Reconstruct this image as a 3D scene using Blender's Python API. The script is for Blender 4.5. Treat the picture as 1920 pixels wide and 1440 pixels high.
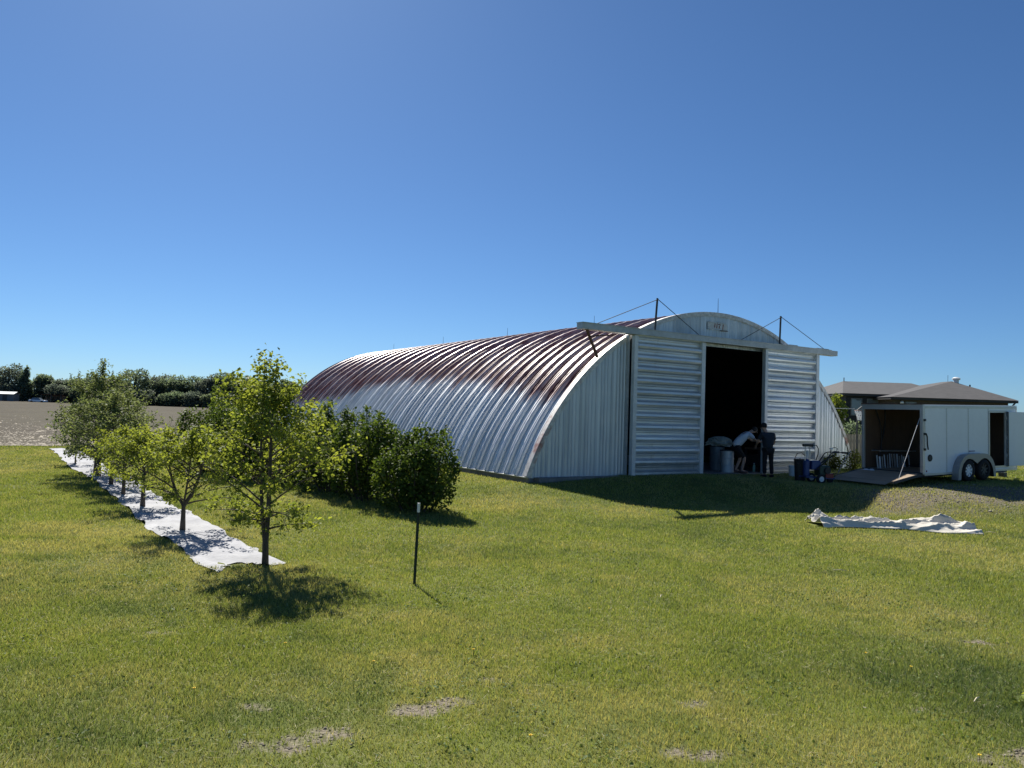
import bpy, bmesh, math, random
import numpy as np
from mathutils import Vector, Matrix
R_ = math.radians
random.seed(7)
rng = np.random.default_rng(11)

# ------------------------------------------------------------------ camera, sky, sun, exposure
scene = bpy.context.scene
for o in list(bpy.data.objects):
    bpy.data.objects.remove(o)
COL = scene.collection

CAM_H = 1.75
cam_d = bpy.data.cameras.new('camera'); cam = bpy.data.objects.new('camera', cam_d); COL.objects.link(cam)
cam_d.sensor_width = 36.0; cam_d.lens = 36.0 * 1442.0 / 1920.0
cam_d.clip_start = 0.1; cam_d.clip_end = 3000
_p, _r = R_(2.11), R_(1.81)
fw = Vector((0, math.cos(_p), math.sin(_p))); up0 = Vector((0, -math.sin(_p), math.cos(_p))); r0 = Vector((1, 0, 0))
rt = r0 * math.cos(_r) + up0 * math.sin(_r); up = up0 * math.cos(_r) - r0 * math.sin(_r)
cam.matrix_world = Matrix(((rt.x, up.x, -fw.x, 0), (rt.y, up.y, -fw.y, 0), (rt.z, up.z, -fw.z, CAM_H), (0, 0, 0, 1)))
scene.camera = cam

SUN_AZ, SUN_EL = -23.0, 44.0          # azimuth from +Y towards +X
world = bpy.data.worlds.new('World'); scene.world = world; world.use_nodes = True
wn = world.node_tree; bg = wn.nodes['Background']
sky = wn.nodes.new('ShaderNodeTexSky'); sky.sky_type = 'NISHITA'; sky.sun_disc = False
sky.sun_elevation = R_(SUN_EL); sky.sun_rotation = R_(SUN_AZ) % (2 * math.pi)
sky.altitude = 500; sky.air_density = 0.8; sky.dust_density = 0.4; sky.ozone_density = 10.0
tint = wn.nodes.new('ShaderNodeMix'); tint.data_type = 'RGBA'; tint.blend_type = 'MULTIPLY'; tint.inputs[0].default_value = 1.0
tint.inputs[7].default_value = (.89, 1.03, 1.05, 1)          # the camera's clearer, less violet blue
wn.links.new(sky.outputs[0], tint.inputs[6]); wn.links.new(tint.outputs[2], bg.inputs[0]); bg.inputs[1].default_value = 0.050
sun_d = bpy.data.lights.new('sun', 'SUN'); sun = bpy.data.objects.new('sun', sun_d); COL.objects.link(sun)
sun_d.energy = 5.0; sun_d.angle = R_(0.5); sun_d.color = (1.0, 0.95, 0.86)
sd = Vector((math.sin(R_(SUN_AZ)) * math.cos(R_(SUN_EL)), math.cos(R_(SUN_AZ)) * math.cos(R_(SUN_EL)), math.sin(R_(SUN_EL))))
sun.rotation_euler = sd.to_track_quat('Z', 'Y').to_euler(); sun.location = (0, 0, 40)
scene.view_settings.view_transform = 'Standard'; scene.view_settings.look = 'None'
scene.view_settings.exposure = 0.87; scene.view_settings.gamma = 1.0
scene.view_settings.use_curve_mapping = False
scene.render.engine = 'CYCLES'

# ------------------------------------------------------------------ helpers
def tag(o, label=None, cat=None, group=None, kind=None):
    if label: o['label'] = label
    if cat: o['category'] = cat
    if group: o['group'] = group
    if kind: o['kind'] = kind
    return o

def empty(name, loc, rot=(0, 0, 0), label=None, cat=None, group=None):
    o = bpy.data.objects.new(name, None); COL.objects.link(o)
    o.empty_display_size = 0.1
    o.location = loc; o.rotation_euler = rot
    return tag(o, label, cat, group)

def link_mesh(name, me, m, parent=None):
    o = bpy.data.objects.new(name, me); COL.objects.link(o)
    if m is not None and len(me.materials) == 0: me.materials.append(m)
    if parent is not None: o.parent = parent
    return o

class MB:
    def __init__(s): s.v = []; s.f = []
    def add(s, vs, fs):
        n = len(s.v); s.v += [tuple(v) for v in vs]; s.f += [tuple(i + n for i in f) for f in fs]; return s
    def box(s, lo, hi):
        x0, y0, z0 = lo; x1, y1, z1 = hi
        return s.add([(x0,y0,z0),(x1,y0,z0),(x1,y1,z0),(x0,y1,z0),(x0,y0,z1),(x1,y0,z1),(x1,y1,z1),(x0,y1,z1)],
                     [(3,2,1,0),(4,5,6,7),(0,1,5,4),(1,2,6,5),(2,3,7,6),(3,0,4,7)])
    def beam(s, p, q, w, h=None, upv=(0, 0, 1)):
        h = h or w; p = Vector(p); q = Vector(q); d = (q - p).normalized(); u = Vector(upv)
        if abs(d.dot(u)) > .98: u = Vector((1, 0, 0))
        a = d.cross(u).normalized(); b = a.cross(d).normalized()
        vs = []
        for c in (p, q):
            for i, j in ((-1,-1),(1,-1),(1,1),(-1,1)): vs.append(c + a*(w/2*i) + b*(h/2*j))
        return s.add(vs, [(3,2,1,0),(4,5,6,7),(0,1,5,4),(1,2,6,5),(2,3,7,6),(3,0,4,7)])
    def tube(s, pts, r, n=8, cap=True):
        pts = [Vector(p) for p in pts]; m = len(pts)
        rs = r if isinstance(r, (list, tuple)) else [r] * m
        vs = []; a = None
        for i, p in enumerate(pts):
            d = (pts[min(i+1, m-1)] - pts[max(i-1, 0)])
            d = d.normalized() if d.length > 1e-9 else Vector((0,0,1))
            if a is None:
                t = Vector((0,0,1)) if abs(d.z) < .9 else Vector((1,0,0)); a = d.cross(t).normalized()
            else:
                a = (a - d * a.dot(d)); a = a.normalized() if a.length > 1e-6 else d.orthogonal().normalized()
            b = d.cross(a)
            for k in range(n):
                t = 2*math.pi*k/n; vs.append(p + (a*math.cos(t) + b*math.sin(t)) * rs[i])
        fs = []
        for i in range(m-1):
            for k in range(n):
                k2 = (k+1) % n; fs.append((i*n+k, i*n+k2, (i+1)*n+k2, (i+1)*n+k))
        if cap: fs.append(tuple(range(n-1, -1, -1))); fs.append(tuple((m-1)*n+k for k in range(n)))
        return s.add(vs, fs)
    def lathe(s, prof, n=16, c=(0,0,0), ax='z', cap=True):
        vs = []; fs = []; m = len(prof); cap = cap and prof[0] != prof[-1]
        for (r, z) in prof:
            for k in range(n):
                t = 2*math.pi*k/n; x, y = r*math.cos(t), r*math.sin(t)
                if ax == 'z': p = (x, y, z)
                elif ax == 'y': p = (x, z, y)
                else: p = (z, x, y)
                vs.append((p[0]+c[0], p[1]+c[1], p[2]+c[2]))
        for i in range(m-1):
            for k in range(n):
                k2 = (k+1) % n; fs.append((i*n+k, i*n+k2, (i+1)*n+k2, (i+1)*n+k))
        if cap and prof[0][0] > 1e-4: fs.append(tuple(range(n-1, -1, -1)))
        if cap and prof[-1][0] > 1e-4: fs.append(tuple((m-1)*n+k for k in range(n)))
        return s.add(vs, fs)
    def grid(s, P):                      # P[i][j] points
        m = len(P); n = len(P[0]); vs = [p for row in P for p in row]
        return s.add(vs, [(i*n+j, (i+1)*n+j, (i+1)*n+j+1, i*n+j+1) for i in range(m-1) for j in range(n-1)])
    def mesh(s, name, m=None, smooth=False, fix=True):
        me = bpy.data.meshes.new(name); me.from_pydata([tuple(v) for v in s.v], [], s.f); me.update()
        if fix:
            bm = bmesh.new(); bm.from_mesh(me); bmesh.ops.recalc_face_normals(bm, faces=bm.faces); bm.to_mesh(me); bm.free()
        if smooth: me.shade_smooth()
        if m: me.materials.append(m)
        return me
    def build(s, name, m, parent=None, smooth=False, bevel=0, fix=True):
        o = link_mesh(name, s.mesh(name, m, smooth, fix), m, parent)
        if bevel:
            b = o.modifiers.new('bevel', 'BEVEL'); b.width = bevel; b.segments = 2; b.limit_method = 'ANGLE'
        return o

def np_mesh(name, V, F, mat, attrs=None, smooth=False):
    """V (n,3), F (m,k) -> mesh through foreach_set"""
    me = bpy.data.meshes.new(name); V = np.asarray(V, np.float32); F = np.asarray(F, np.int32)
    k = F.shape[1]
    me.vertices.add(len(V)); me.vertices.foreach_set('co', V.ravel())
    me.loops.add(F.size); me.loops.foreach_set('vertex_index', F.ravel())
    me.polygons.add(len(F)); me.polygons.foreach_set('loop_start', np.arange(0, F.size, k, dtype=np.int32))
    me.polygons.foreach_set('loop_total', np.full(len(F), k, np.int32))
    me.update(calc_edges=True)
    for n, a in (attrs or {}).items():
        at = me.attributes.new(n, 'FLOAT', 'POINT'); at.data.foreach_set('value', np.asarray(a, np.float32))
    if smooth: me.shade_smooth()
    if mat: me.materials.append(mat)
    return me

_perm = np.random.default_rng(5).random((256, 256))
def vnoise(x, y, s):
    x = np.asarray(x) / s; y = np.asarray(y) / s
    i = np.floor(x).astype(int); j = np.floor(y).astype(int); fx = x - i; fy = y - j
    fx = fx*fx*(3-2*fx); fy = fy*fy*(3-2*fy)
    P = lambda a, b: _perm[a & 255, b & 255]
    return (P(i,j)*(1-fx)+P(i+1,j)*fx)*(1-fy) + (P(i,j+1)*(1-fx)+P(i+1,j+1)*fx)*fy
def sm(t): t = np.clip(t, 0, 1); return t*t*(3-2*t)

# ------------------------------------------------------------------ materials
def newmat(name):
    m = bpy.data.materials.new(name); m.use_nodes = True; nt = m.node_tree
    return m, nt, nt.nodes['Principled BSDF']
def N(nt, t, **kw):
    n = nt.nodes.new(t)
    for k, v in kw.items(): setattr(n, k, v)
    return n
def mixc(nt, fac, a, b, blend='MIX'):
    n = N(nt, 'ShaderNodeMix', data_type='RGBA', blend_type=blend)
    for sock, v in ((n.inputs[0], fac), (n.inputs[6], a), (n.inputs[7], b)):
        if isinstance(v, (int, float)): sock.default_value = v
        elif isinstance(v, tuple): sock.default_value = (*v, 1) if len(v) == 3 else v
        else: nt.links.new(v, sock)
    return n.outputs[2]
def mth(nt, op, a, b=0.0, clamp=False):
    n = N(nt, 'ShaderNodeMath', operation=op); n.use_clamp = clamp
    for s, v in ((n.inputs[0], a), (n.inputs[1], b)):
        if isinstance(v, (int, float)): s.default_value = v
        else: nt.links.new(v, s)
    return n.outputs[0]
def noise(nt, vec, scale, detail=4, rough=.55):
    n = N(nt, 'ShaderNodeTexNoise'); n.inputs['Scale'].default_value = scale
    n.inputs['Detail'].default_value = detail; n.inputs['Roughness'].default_value = rough
    if vec is not None: nt.links.new(vec, n.inputs['Vector'])
    return n.outputs[0]
def ramp(nt, fac, stops):
    n = N(nt, 'ShaderNodeValToRGB'); e = n.color_ramp.elements
    while len(e) < len(stops): e.new(.5)
    for el, (p, c) in zip(e, stops):
        el.position = p; el.color = (c, c, c, 1) if isinstance(c, (int, float)) else (*c, 1)
    if fac is not None: nt.links.new(fac, n.inputs[0])
    return n.outputs[0]
def bump(nt, h, strength=.3, dist=.01):
    n = N(nt, 'ShaderNodeBump'); n.inputs['Strength'].default_value = strength; n.inputs['Distance'].default_value = dist
    nt.links.new(h, n.inputs['Height']); return n.outputs[0]
def vscale(nt, vec, s):
    n = N(nt, 'ShaderNodeVectorMath', operation='MULTIPLY'); nt.links.new(vec, n.inputs[0]); n.inputs[1].default_value = s
    return n.outputs[0]
def objco(nt, ref=None):
    n = N(nt, 'ShaderNodeTexCoord')
    if ref is not None: n.object = ref
    return n.outputs['Object']

def plain(name, c, rough=.6, metal=0.0, var=.25, scale=6.0, spec=.5, bmp=0.0, stretch=(1,1,1)):
    m, nt, b = newmat(name)
    v = vscale(nt, objco(nt), stretch)
    f = noise(nt, v, scale)
    f2 = noise(nt, v, scale*7.3, 2)
    f = mth(nt, 'ADD', mth(nt, 'MULTIPLY', f, .65), mth(nt, 'MULTIPLY', f2, .35))
    d = tuple(max(0, x*(1-var)) for x in c); l = tuple(min(1, x*(1+var)) for x in c)
    nt.links.new(mixc(nt, ramp(nt, f, [(.3, 0.0), (.7, 1.0)]), d, l), b.inputs['Base Color'])
    b.inputs['Roughness'].default_value = rough; b.inputs['Metallic'].default_value = metal
    b.inputs['Specular IOR Level'].default_value = spec
    if bmp: nt.links.new(bump(nt, f, bmp, .02), b.inputs['Normal'])
    return m

def leafmat(name, c1, c2, trans=.35, tcol=None, rough=.6, spec=.12):
    m, nt, b = newmat(name); out = nt.nodes['Material Output']
    a = N(nt, 'ShaderNodeAttribute', attribute_name='rnd').outputs['Fac']
    col = mixc(nt, a, c1, c2)
    nt.links.new(col, b.inputs['Base Color']); b.inputs['Roughness'].default_value = rough
    b.inputs['Specular IOR Level'].default_value = spec
    t = N(nt, 'ShaderNodeBsdfTranslucent')
    tc = mixc(nt, 1.0, col, tcol or (1.5, 1.35, .6), 'MULTIPLY'); nt.links.new(tc, t.inputs[0])
    mx = N(nt, 'ShaderNodeMixShader'); mx.inputs[0].default_value = trans
    nt.links.new(b.outputs[0], mx.inputs[1]); nt.links.new(t.outputs[0], mx.inputs[2]); nt.links.new(mx.outputs[0], out.inputs[0])
    return m

# ------------------------------------------------------------------ layout of the place
TH = R_(32.87); CT, ST = math.cos(TH), math.sin(TH)
X0, Y0, BW, BH, BZ0, BL = .56, 22.12, 15.52, 5.27, -.106, 27.12
LAWN = -.60
V_FIELD = 24.6
def uv(x, y): dx = x - X0; dy = y - Y0; return dx*CT + dy*ST, -dx*ST + dy*CT
def w2(u, v): return X0 + u*CT - v*ST, Y0 + u*ST + v*CT
def terrain(x, y):
    x = np.asarray(x, float); y = np.asarray(y, float)
    u, v = uv(x, y)
    du = np.maximum(np.maximum(-u, u - BW), 0); dv = np.maximum(np.maximum(-v, v - BL), 0); d = np.hypot(du, dv)
    base = np.interp(u, [0, 3.5, 6.8, 9, 11.5, 13], [-.27, -.09, -.09, -.16, -.14, -.05])
    right = sm((u - 4) / 6.5); d0 = .3 + 6.0*right
    z = base + (LAWN - base) * sm((d - d0) / 4.2)
    yard = sm((x - 9.5) / 4) * sm((y - 22.0) / 4) * (1 - sm((v - 30)/40))
    z = z*(1 - yard) + (-.05)*yard
    s = np.clip((v - V_FIELD) / 190, 0, 3); z = z + .95*np.minimum(s, 1.15)*(1 - sm((u - 60)/40))*sm((v - V_FIELD)/12)
    z = z + (vnoise(x, y, 3.1) - .5)*.05*sm(d/2) + (vnoise(x+50, y, .9) - .5)*.025*sm(d/2)
    return z
def tz(x, y): return float(terrain(np.array([x]), np.array([y]))[0])

# ------------------------------------------------------------------ ground
SOIL = [(-1.5,5.42,.42,.22),(-1.15,5.62,.25,.16),(-.65,6.12,.34,.15),(-.35,6.3,.25,.10),(-.03,6.84,.2,.10),(-3.43,7.88,.26,.07),(1.62,6.42,.2,.09),(1.35,5.5,.32,.10),
        (3.33,6.51,.34,.10),(5.34,8.5,.45,.12),(3.9,5.55,.5,.2),(-1.9,6.02,.2,.09)]
def soil_mask(x, y):
    m = np.zeros_like(x)
    for cx, cy, rx, ry in SOIL:
        q = ((x-cx)/rx)**2 + ((y-cy)/ry)**2
        m = np.maximum(m, np.clip(1.35 - q, 0, 1))
    n = vnoise(x, y, .07)*.5 + vnoise(x, y, .2)*.5
    return np.clip(m*1.1 - .50 + (n-.5)*3.0*(m > 0), 0, 1)
GRAV = [(5.6,-6.5),(8.4,-5.2),(11.4,-4.6),(12.5,-5.5),(13.2,-6.6),(18,-8.5),(22,-10.5),(13,-9.2),(9.4,-7.9),(8.0,-7.2),(6.6,-6.9)]   # (u, v)
def in_poly(u, v, poly):
    ins = np.zeros(u.shape, bool); n = len(poly)
    for i in range(n):
        x1, y1 = poly[i]; x2, y2 = poly[(i+1) % n]
        c = ((y1 > v) != (y2 > v)) & (u < (x2-x1)*(v-y1)/((y2-y1) if y2 != y1 else 1e-9) + x1)
        ins ^= c
    return ins
def gravel_mask(x, y):
    u, v = uv(x, y); acc = np.zeros(u.shape)
    for a in range(6):
        acc += in_poly(u + .5*math.cos(a*1.05) + (vnoise(x, y, .8)-.5)*.9, v + .4*math.sin(a*1.05) + (vnoise(x+9, y, .8)-.5)*.9, GRAV)
    return acc/6

def axis(lo, a, b, hi, step, g=1.22):
    c = list(np.arange(a, b+1e-6, step)); t = step; x = b
    while x < hi: t *= g; x += t; c.append(x)
    t = step; x = a; L = []
    while x > lo: t *= g; x -= t; L.append(x)
    return np.array(L[::-1] + c)
gx = axis(-900, -20, 19, 900, .25); gy = axis(-60, 3.5, 34, 1500, .25)
gx = np.unique(np.round(np.concatenate([gx, np.arange(-5, 6.8, .07)]), 3)); gy = np.unique(np.round(np.concatenate([gy, np.arange(4.4, 9.2, .06)]), 3))
GX, GY = np.meshgrid(gx, gy); GZ = terrain(GX, GY)
nx = len(gx); ny = len(gy); I = np.arange(nx*ny).reshape(ny, nx)
Fg = np.stack([I[:-1,:-1], I[:-1,1:], I[1:,1:], I[1:,:-1]], -1).reshape(-1, 4)
Vg = np.stack([GX, GY, GZ], -1).reshape(-1, 3)

m_ground, nt, b = newmat('lawn_ground')
co = N(nt, 'ShaderNodeNewGeometry').outputs['Position']
n1 = noise(nt, co, .35, 5); n2 = noise(nt, co, 2.6, 5); n3 = noise(nt, co, 45, 3)
cg = mixc(nt, ramp(nt, n1, [(.35, 0.), (.65, 1.)]), (.105, .132, .030), (.165, .188, .045))
cg = mixc(nt, ramp(nt, n2, [(.45, 0.), (.75, .6)]), cg, (.145, .13, .045))
cg = mixc(nt, mth(nt, 'MULTIPLY', n3, .6), cg, (.035, .045, .012))
cs = mixc(nt, ramp(nt, noise(nt, co, 30, 5), [(.3, 0.), (.7, 1.)]), (.075, .062, .046), (.27, .235, .18))
cv = mixc(nt, ramp(nt, noise(nt, co, 38, 4), [(.3, 0.), (.7, 1.)]), (.075, .065, .048), (.22, .19, .15))
aS = N(nt, 'ShaderNodeAttribute', attribute_name='soil').outputs['Fac']; aG = N(nt, 'ShaderNodeAttribute', attribute_name='gravel').outputs['Fac']
c = mixc(nt, aS, cg, cs); c = mixc(nt, aG, c, cv)
nt.links.new(c, b.inputs['Base Color']); b.inputs['Roughness'].default_value = .95; b.inputs['Specular IOR Level'].default_value = .15
nt.links.new(bump(nt, n3, .5, .02), b.inputs['Normal'])
me = np_mesh('ground', Vg, Fg, m_ground, {'soil': soil_mask(GX.ravel(), GY.ravel()), 'gravel': gravel_mask(GX.ravel(), GY.ravel())}, smooth=True)
tag(link_mesh('ground', me, None), kind='structure')

# ploughed field beyond the lawn
m_field, nt, b = newmat('stubble_field')
co = N(nt, 'ShaderNodeNewGeometry').outputs['Position']
rot = N(nt, 'ShaderNodeMapping'); rot.inputs['Rotation'].default_value = (0, 0, -TH); nt.links.new(co, rot.inputs['Vector'])
st = vscale(nt, rot.outputs[0], (.05, 1.0, 1))
f1 = noise(nt, st, .8, 4); f2 = noise(nt, vscale(nt, rot.outputs[0], (.35, 1.0, 1)), 4.5, 5, .7); f3 = noise(nt, co, .03, 3)
c = mixc(nt, ramp(nt, f2, [(.38, 0.), (.62, 1.)]), (.030, .026, .020), (.118, .103, .080))
c = mixc(nt, mth(nt, 'MULTIPLY', ramp(nt, f1, [(.38, 0.), (.62, 1.)]), .7), c, (.066, .057, .042))
c = mixc(nt, mth(nt, 'MULTIPLY', ramp(nt, f3, [(.4, 0.), (.65, 1.)]), .5), c, (.095, .088, .058))
nt.links.new(c, b.inputs['Base Color']); b.inputs['Roughness'].default_value = 1.0; b.inputs['Specular IOR Level'].default_value = .1
nt.links.new(bump(nt, f2, .6, .08), b.inputs['Normal'])
fu = np.concatenate([np.arange(-330, -70, 8), np.arange(-70, 6, .5), np.arange(6, 90, 6)])
fv = np.concatenate([np.arange(0, 20, .5), np.arange(20, 120, 4), np.arange(120, 201, 8)])
FU, FV = np.meshgrid(fu, fv)
edge = np.interp(FU, [-2.5, 0], [V_FIELD, 31]) + (vnoise(FU*1.0, FU*0+3, 1.3)-.5)*.5 + (vnoise(FU, FU*0+9, .5)-.5)*.3
FVV = edge + FV
FX, FY = w2(FU, FVV); FZ = terrain(FX, FY) + .03 + .0012*FV + (vnoise(FX, FY, .6)-.5)*.05*np.minimum(FV, 1)
n_ = len(fu); I = np.arange(FX.size).reshape(len(fv), n_)
F_ = np.stack([I[:-1,:-1], I[:-1,1:], I[1:,1:], I[1:,:-1]], -1).reshape(-1, 4)
tag(link_mesh('field', np_mesh('field', np.stack([FX, FY, FZ], -1).reshape(-1, 3), F_, m_field, smooth=True), None), kind='structure')

# ------------------------------------------------------------------ metal hangar
HG = empty('quonset_hangar', (X0, Y0, 0), (0, 0, TH), 'long arched metal quonset shed with faded maroon roof paint and sliding front doors', 'shed')
RR = (BW*BW/4 + (BH-BZ0)**2) / (2*(BH-BZ0)); ZC = BH - RR; T0 = math.asin(BW/2/RR)
def arch(t, off=0.0): return BW/2 + (RR+off)*math.sin(t), ZC + (RR+off)*math.cos(t)
def archz(u, off=0.0):
    q = (RR+off)**2 - (u - BW/2)**2
    return ZC + math.sqrt(q) if q > 0 else -9

m_roof, nt, b = newmat('weathered_roof_metal')
co = objco(nt, HG); sep = N(nt, 'ShaderNodeSeparateXYZ'); nt.links.new(co, sep.inputs[0])
bz = ramp(nt, mth(nt, 'DIVIDE', sep.outputs[1], 27.2), [(0, .525), (.11, .625), (.22, .69), (.34, .74), (.48, .74), (.60, .69), (.70, .56), (.82, .47), (1, .45)])
jit = noise(nt, vscale(nt, co, (.15, 1.9, .15)), 1.0, 2)
jit2 = noise(nt, vscale(nt, co, (1, 6, 1)), 1.6, 4)
edge = mth(nt, 'ADD', mth(nt, 'MULTIPLY', bz, 4.0), mth(nt, 'ADD', mth(nt, 'MULTIPLY', mth(nt, 'SUBTRACT', jit, .5), 1.5), mth(nt, 'MULTIPLY', mth(nt, 'SUBTRACT', jit2, .5), .5)))
pm = mth(nt, 'DIVIDE', mth(nt, 'SUBTRACT', sep.outputs[2], edge), .42)
pm = mth(nt, 'ADD', pm, .5, True)
wear = ramp(nt, noise(nt, vscale(nt, co, (.7, 9, .7)), 1.4, 5), [(.62, 0.), (.82, .45)])
pm2 = mth(nt, 'MULTIPLY', pm, mth(nt, 'SUBTRACT', 1.0, mth(nt, 'MULTIPLY', wear, .55)))
galv = mixc(nt, ramp(nt, noise(nt, vscale(nt, co, (.5, 2.5, .5)), 2.2, 5), [(.3, 0.), (.7, 1.)]), (.70, .735, .765), (.84, .865, .885))
maroon = mixc(nt, ramp(nt, noise(nt, vscale(nt, co, (.6, 3, .6)), 1.3, 5), [(.3, 0.), (.7, 1.)]), (.140, .024, .024), (.220, .052, .046))
rib = N(nt, 'ShaderNodeAttribute', attribute_name='rib').outputs['Fac']
bare = mth(nt, 'MULTIPLY', rib, ramp(nt, noise(nt, vscale(nt, co, (1.2, 5, 1.2)), 1.1, 4), [(.38, .08), (.70, .66)]))
pm2 = mth(nt, 'MULTIPLY', pm2, mth(nt, 'SUBTRACT', 1.0, mth(nt, 'MULTIPLY', bare, .8)))
rnd_ = N(nt, 'ShaderNodeObjectInfo').outputs['Random']
c = mixc(nt, bare, mixc(nt, pm2, galv, maroon), mixc(nt, pm, (.56, .57, .58), (.54, .47, .46)))
nt.links.new(mixc(nt, 1.0, c, ramp(nt, rnd_, [(0, .80), (1, 1.0)]), 'MULTIPLY'), b.inputs['Base Color'])
nt.links.new(mth(nt, 'ADD', mth(nt, 'SUBTRACT', .38, mth(nt, 'MULTIPLY', pm2, .38)), mth(nt, 'MULTIPLY', bare, .3)), b.inputs['Metallic'])
nt.links.new(mth(nt, 'ADD', mth(nt, 'SUBTRACT', .54, mth(nt, 'MULTIPLY', bare, .14)), mth(nt, 'MULTIPLY', pm2, -.15)), b.inputs['Roughness'])
nt.links.new(bump(nt, noise(nt, co, 5, 3), .12, .01), b.inputs['Normal'])

m_galv, nt, b = newmat('galvanized_sheet')
co = objco(nt, HG)
g1 = noise(nt, vscale(nt, co, (2.2, 2.2, .12)), 2.4, 5); g2 = noise(nt, co, 1.1, 4); g3 = noise(nt, vscale(nt, co, (9, 9, .25)), 2.0, 3)
c = mixc(nt, ramp(nt, g1, [(.3, 0.), (.7, 1.)]), (.44, .475, .51), (.66, .70, .735))
c = mixc(nt, mth(nt, 'MULTIPLY', ramp(nt, g2, [(.45, 0.), (.75, 1.)]), .45), c, (.74, .74, .71))
c = mixc(nt, mth(nt, 'MULTIPLY', ramp(nt, g3, [(.62, 0.), (.8, 1.)]), .5), c, (.20, .21, .215))
rnd_ = N(nt, 'ShaderNodeObjectInfo').outputs['Random']; c = mixc(nt, 1.0, c, ramp(nt, rnd_, [(0, .78), (1, 1.0)]), 'MULTIPLY')
nt.links.new(c, b.inputs['Base Color']); b.inputs['Metallic'].default_value = .5; b.inputs['Roughness'].default_value = .45
m_door, nt, b = newmat('door_sheet_metal')
co = objco(nt, HG)
g1 = noise(nt, vscale(nt, co, (.25, 2.2, 3.0)), 2.4, 5); g2 = noise(nt, co, .9, 4)
c = mixc(nt, ramp(nt, g1, [(.3, 0.), (.7, 1.)]), (.51, .55, .59), (.73, .765, .80))
c = mixc(nt, mth(nt, 'MULTIPLY', ramp(nt, g2, [(.45, 0.), (.75, 1.)]), .4), c, (.80, .79, .75))
sp_ = N(nt, 'ShaderNodeSeparateXYZ'); nt.links.new(co, sp_.inputs[0])
mud = mth(nt, 'MULTIPLY', ramp(nt, mth(nt, 'ADD', sp_.outputs[2], mth(nt, 'MULTIPLY', noise(nt, co, 2.5, 5), .9)), [(.35, 1.), (.95, 0.)]), .55)
c = mixc(nt, mud, c, (.20, .185, .16))
run = mth(nt, 'MULTIPLY', ramp(nt, noise(nt, vscale(nt, co, (7, 7, .35)), 1.5, 4), [(.60, 0.), (.76, 1.)]), .35)
c = mixc(nt, run, c, (.26, .22, .19))
rnd_ = N(nt, 'ShaderNodeObjectInfo').outputs['Random']; c = mixc(nt, 1.0, c, ramp(nt, rnd_, [(0, .75), (1, 1.0)]), 'MULTIPLY')
nt.links.new(bump(nt, noise(nt, co, 1.6, 3), .35, .06), b.inputs['Normal'])
nt.links.new(c, b.inputs['Base Color']); b.inputs['Metallic'].default_value = .6; b.inputs['Roughness'].default_value = .38
m_trim, nt, b = newmat('rusty_arch_trim')
co = objco(nt, HG); sep = N(nt, 'ShaderNodeSeparateXYZ'); nt.links.new(co, sep.inputs[0])
low = ramp(nt, mth(nt, 'DIVIDE', sep.outputs[2], 3.0), [(.0, .05), (.15, .35), (.4, .42), (.62, 0.0)])
rs = ramp(nt, mth(nt, 'ADD', noise(nt, co, 3.2, 5), mth(nt, 'MULTIPLY', low, .45)), [(.62, 0.), (.78, .8)])
c = mixc(nt, ramp(nt, noise(nt, co, 9, 4), [(.35, 0.), (.7, 1.)]), (.44, .42, .40), (.70, .68, .65))
nt.links.new(mixc(nt, rs, c, (.25, .085, .06)), b.inputs['Base Color']); b.inputs['Roughness'].default_value = .5; b.inputs['Metallic'].default_value = .25
m_track = plain('weathered_track_steel', (.42, .44, .45), .5, .35, .22, 1.5)
m_post = plain('grey_painted_steel', (.58, .60, .61), .5, .3, .18, 2.0)
m_dark = plain('dark_steel', (.045, .05, .055), .55, .4, .3, 5)
m_conc = plain('concrete', (.20, .19, .18), .9, 0, .3, 2.0, bmp=.3)
m_rust = plain('rusty_steel', (.13, .07, .06), .7, .3, .35, 7)

# roof panels, one arch strip each
PITCH = .565
prof = [(0,0),(.005,.040),(.016,.072),(.034,.094),(.056,.104),(.078,.104),(.100,.094),(.118,.072),(.129,.040),(.134,0),(.19,0),(.205,.018),(.235,.018),(.25,0),(.31,0),(.325,.018),(.355,.018),(.37,0),(.43,0),(.445,.018),(.475,.018),(.49,0),(PITCH,0)]
def roof_mesh(kind):
    P = []; NA = 110
    for i in range(NA+1):
        t = -T0 + 2*T0*i/NA; row = []
        for (v, o) in prof:
            oo = o
            if kind == 0 and .02 < v < .11: oo = o + (.007 if i % 2 else -.004)
            if kind == 1 and .05 < v < .08: oo = o - .030
            u, z = arch(t, oo); row.append((u, v, z))
        P.append(row)
    me = MB().grid(P).mesh('roof_panel', m_roof)
    ribv = [1.0 if .002 < v < .132 else 0.0 for v, o in prof]
    at = me.attributes.new('rib', 'FLOAT', 'POINT'); at.data.foreach_set('value', np.tile(np.array(ribv, np.float32), NA+1))
    me.shade_smooth(); me.set_sharp_from_angle(angle=R_(26))
    return me
rm = [roof_mesh(0), roof_mesh(1)]
for k in range(48):
    o = link_mesh('roof_panel', rm[k % 2], None, HG); o.location = (0, .02 + k*PITCH - (.02 if k else 0), 0)
P = []
for i in range(121):
    t = -T0 + 2*T0*i/120
    P.append([(*[a for a in (arch(t, o)[0],)], v, arch(t, o)[1]) for v, o in ((.16,.112),(-.035,.116),(-.045,.108),(-.045,-.03))])
MB().grid(P).build('arch_trim', m_trim, HG)
MB().box((-.02, -.02, BZ0-.45), (.16, BL, BZ0-.012)).box((BW-.16, -.02, BZ0-.45), (BW+.02, BL, BZ0-.012)).build('foundation', m_conc, HG)
MB().box((-.075, .0, BZ0-.012), (.06, BL, BZ0+.012)).build('base_flashing', plain('bright_flashing', (.62,.62,.6), .4, .3, .1), HG)
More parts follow.
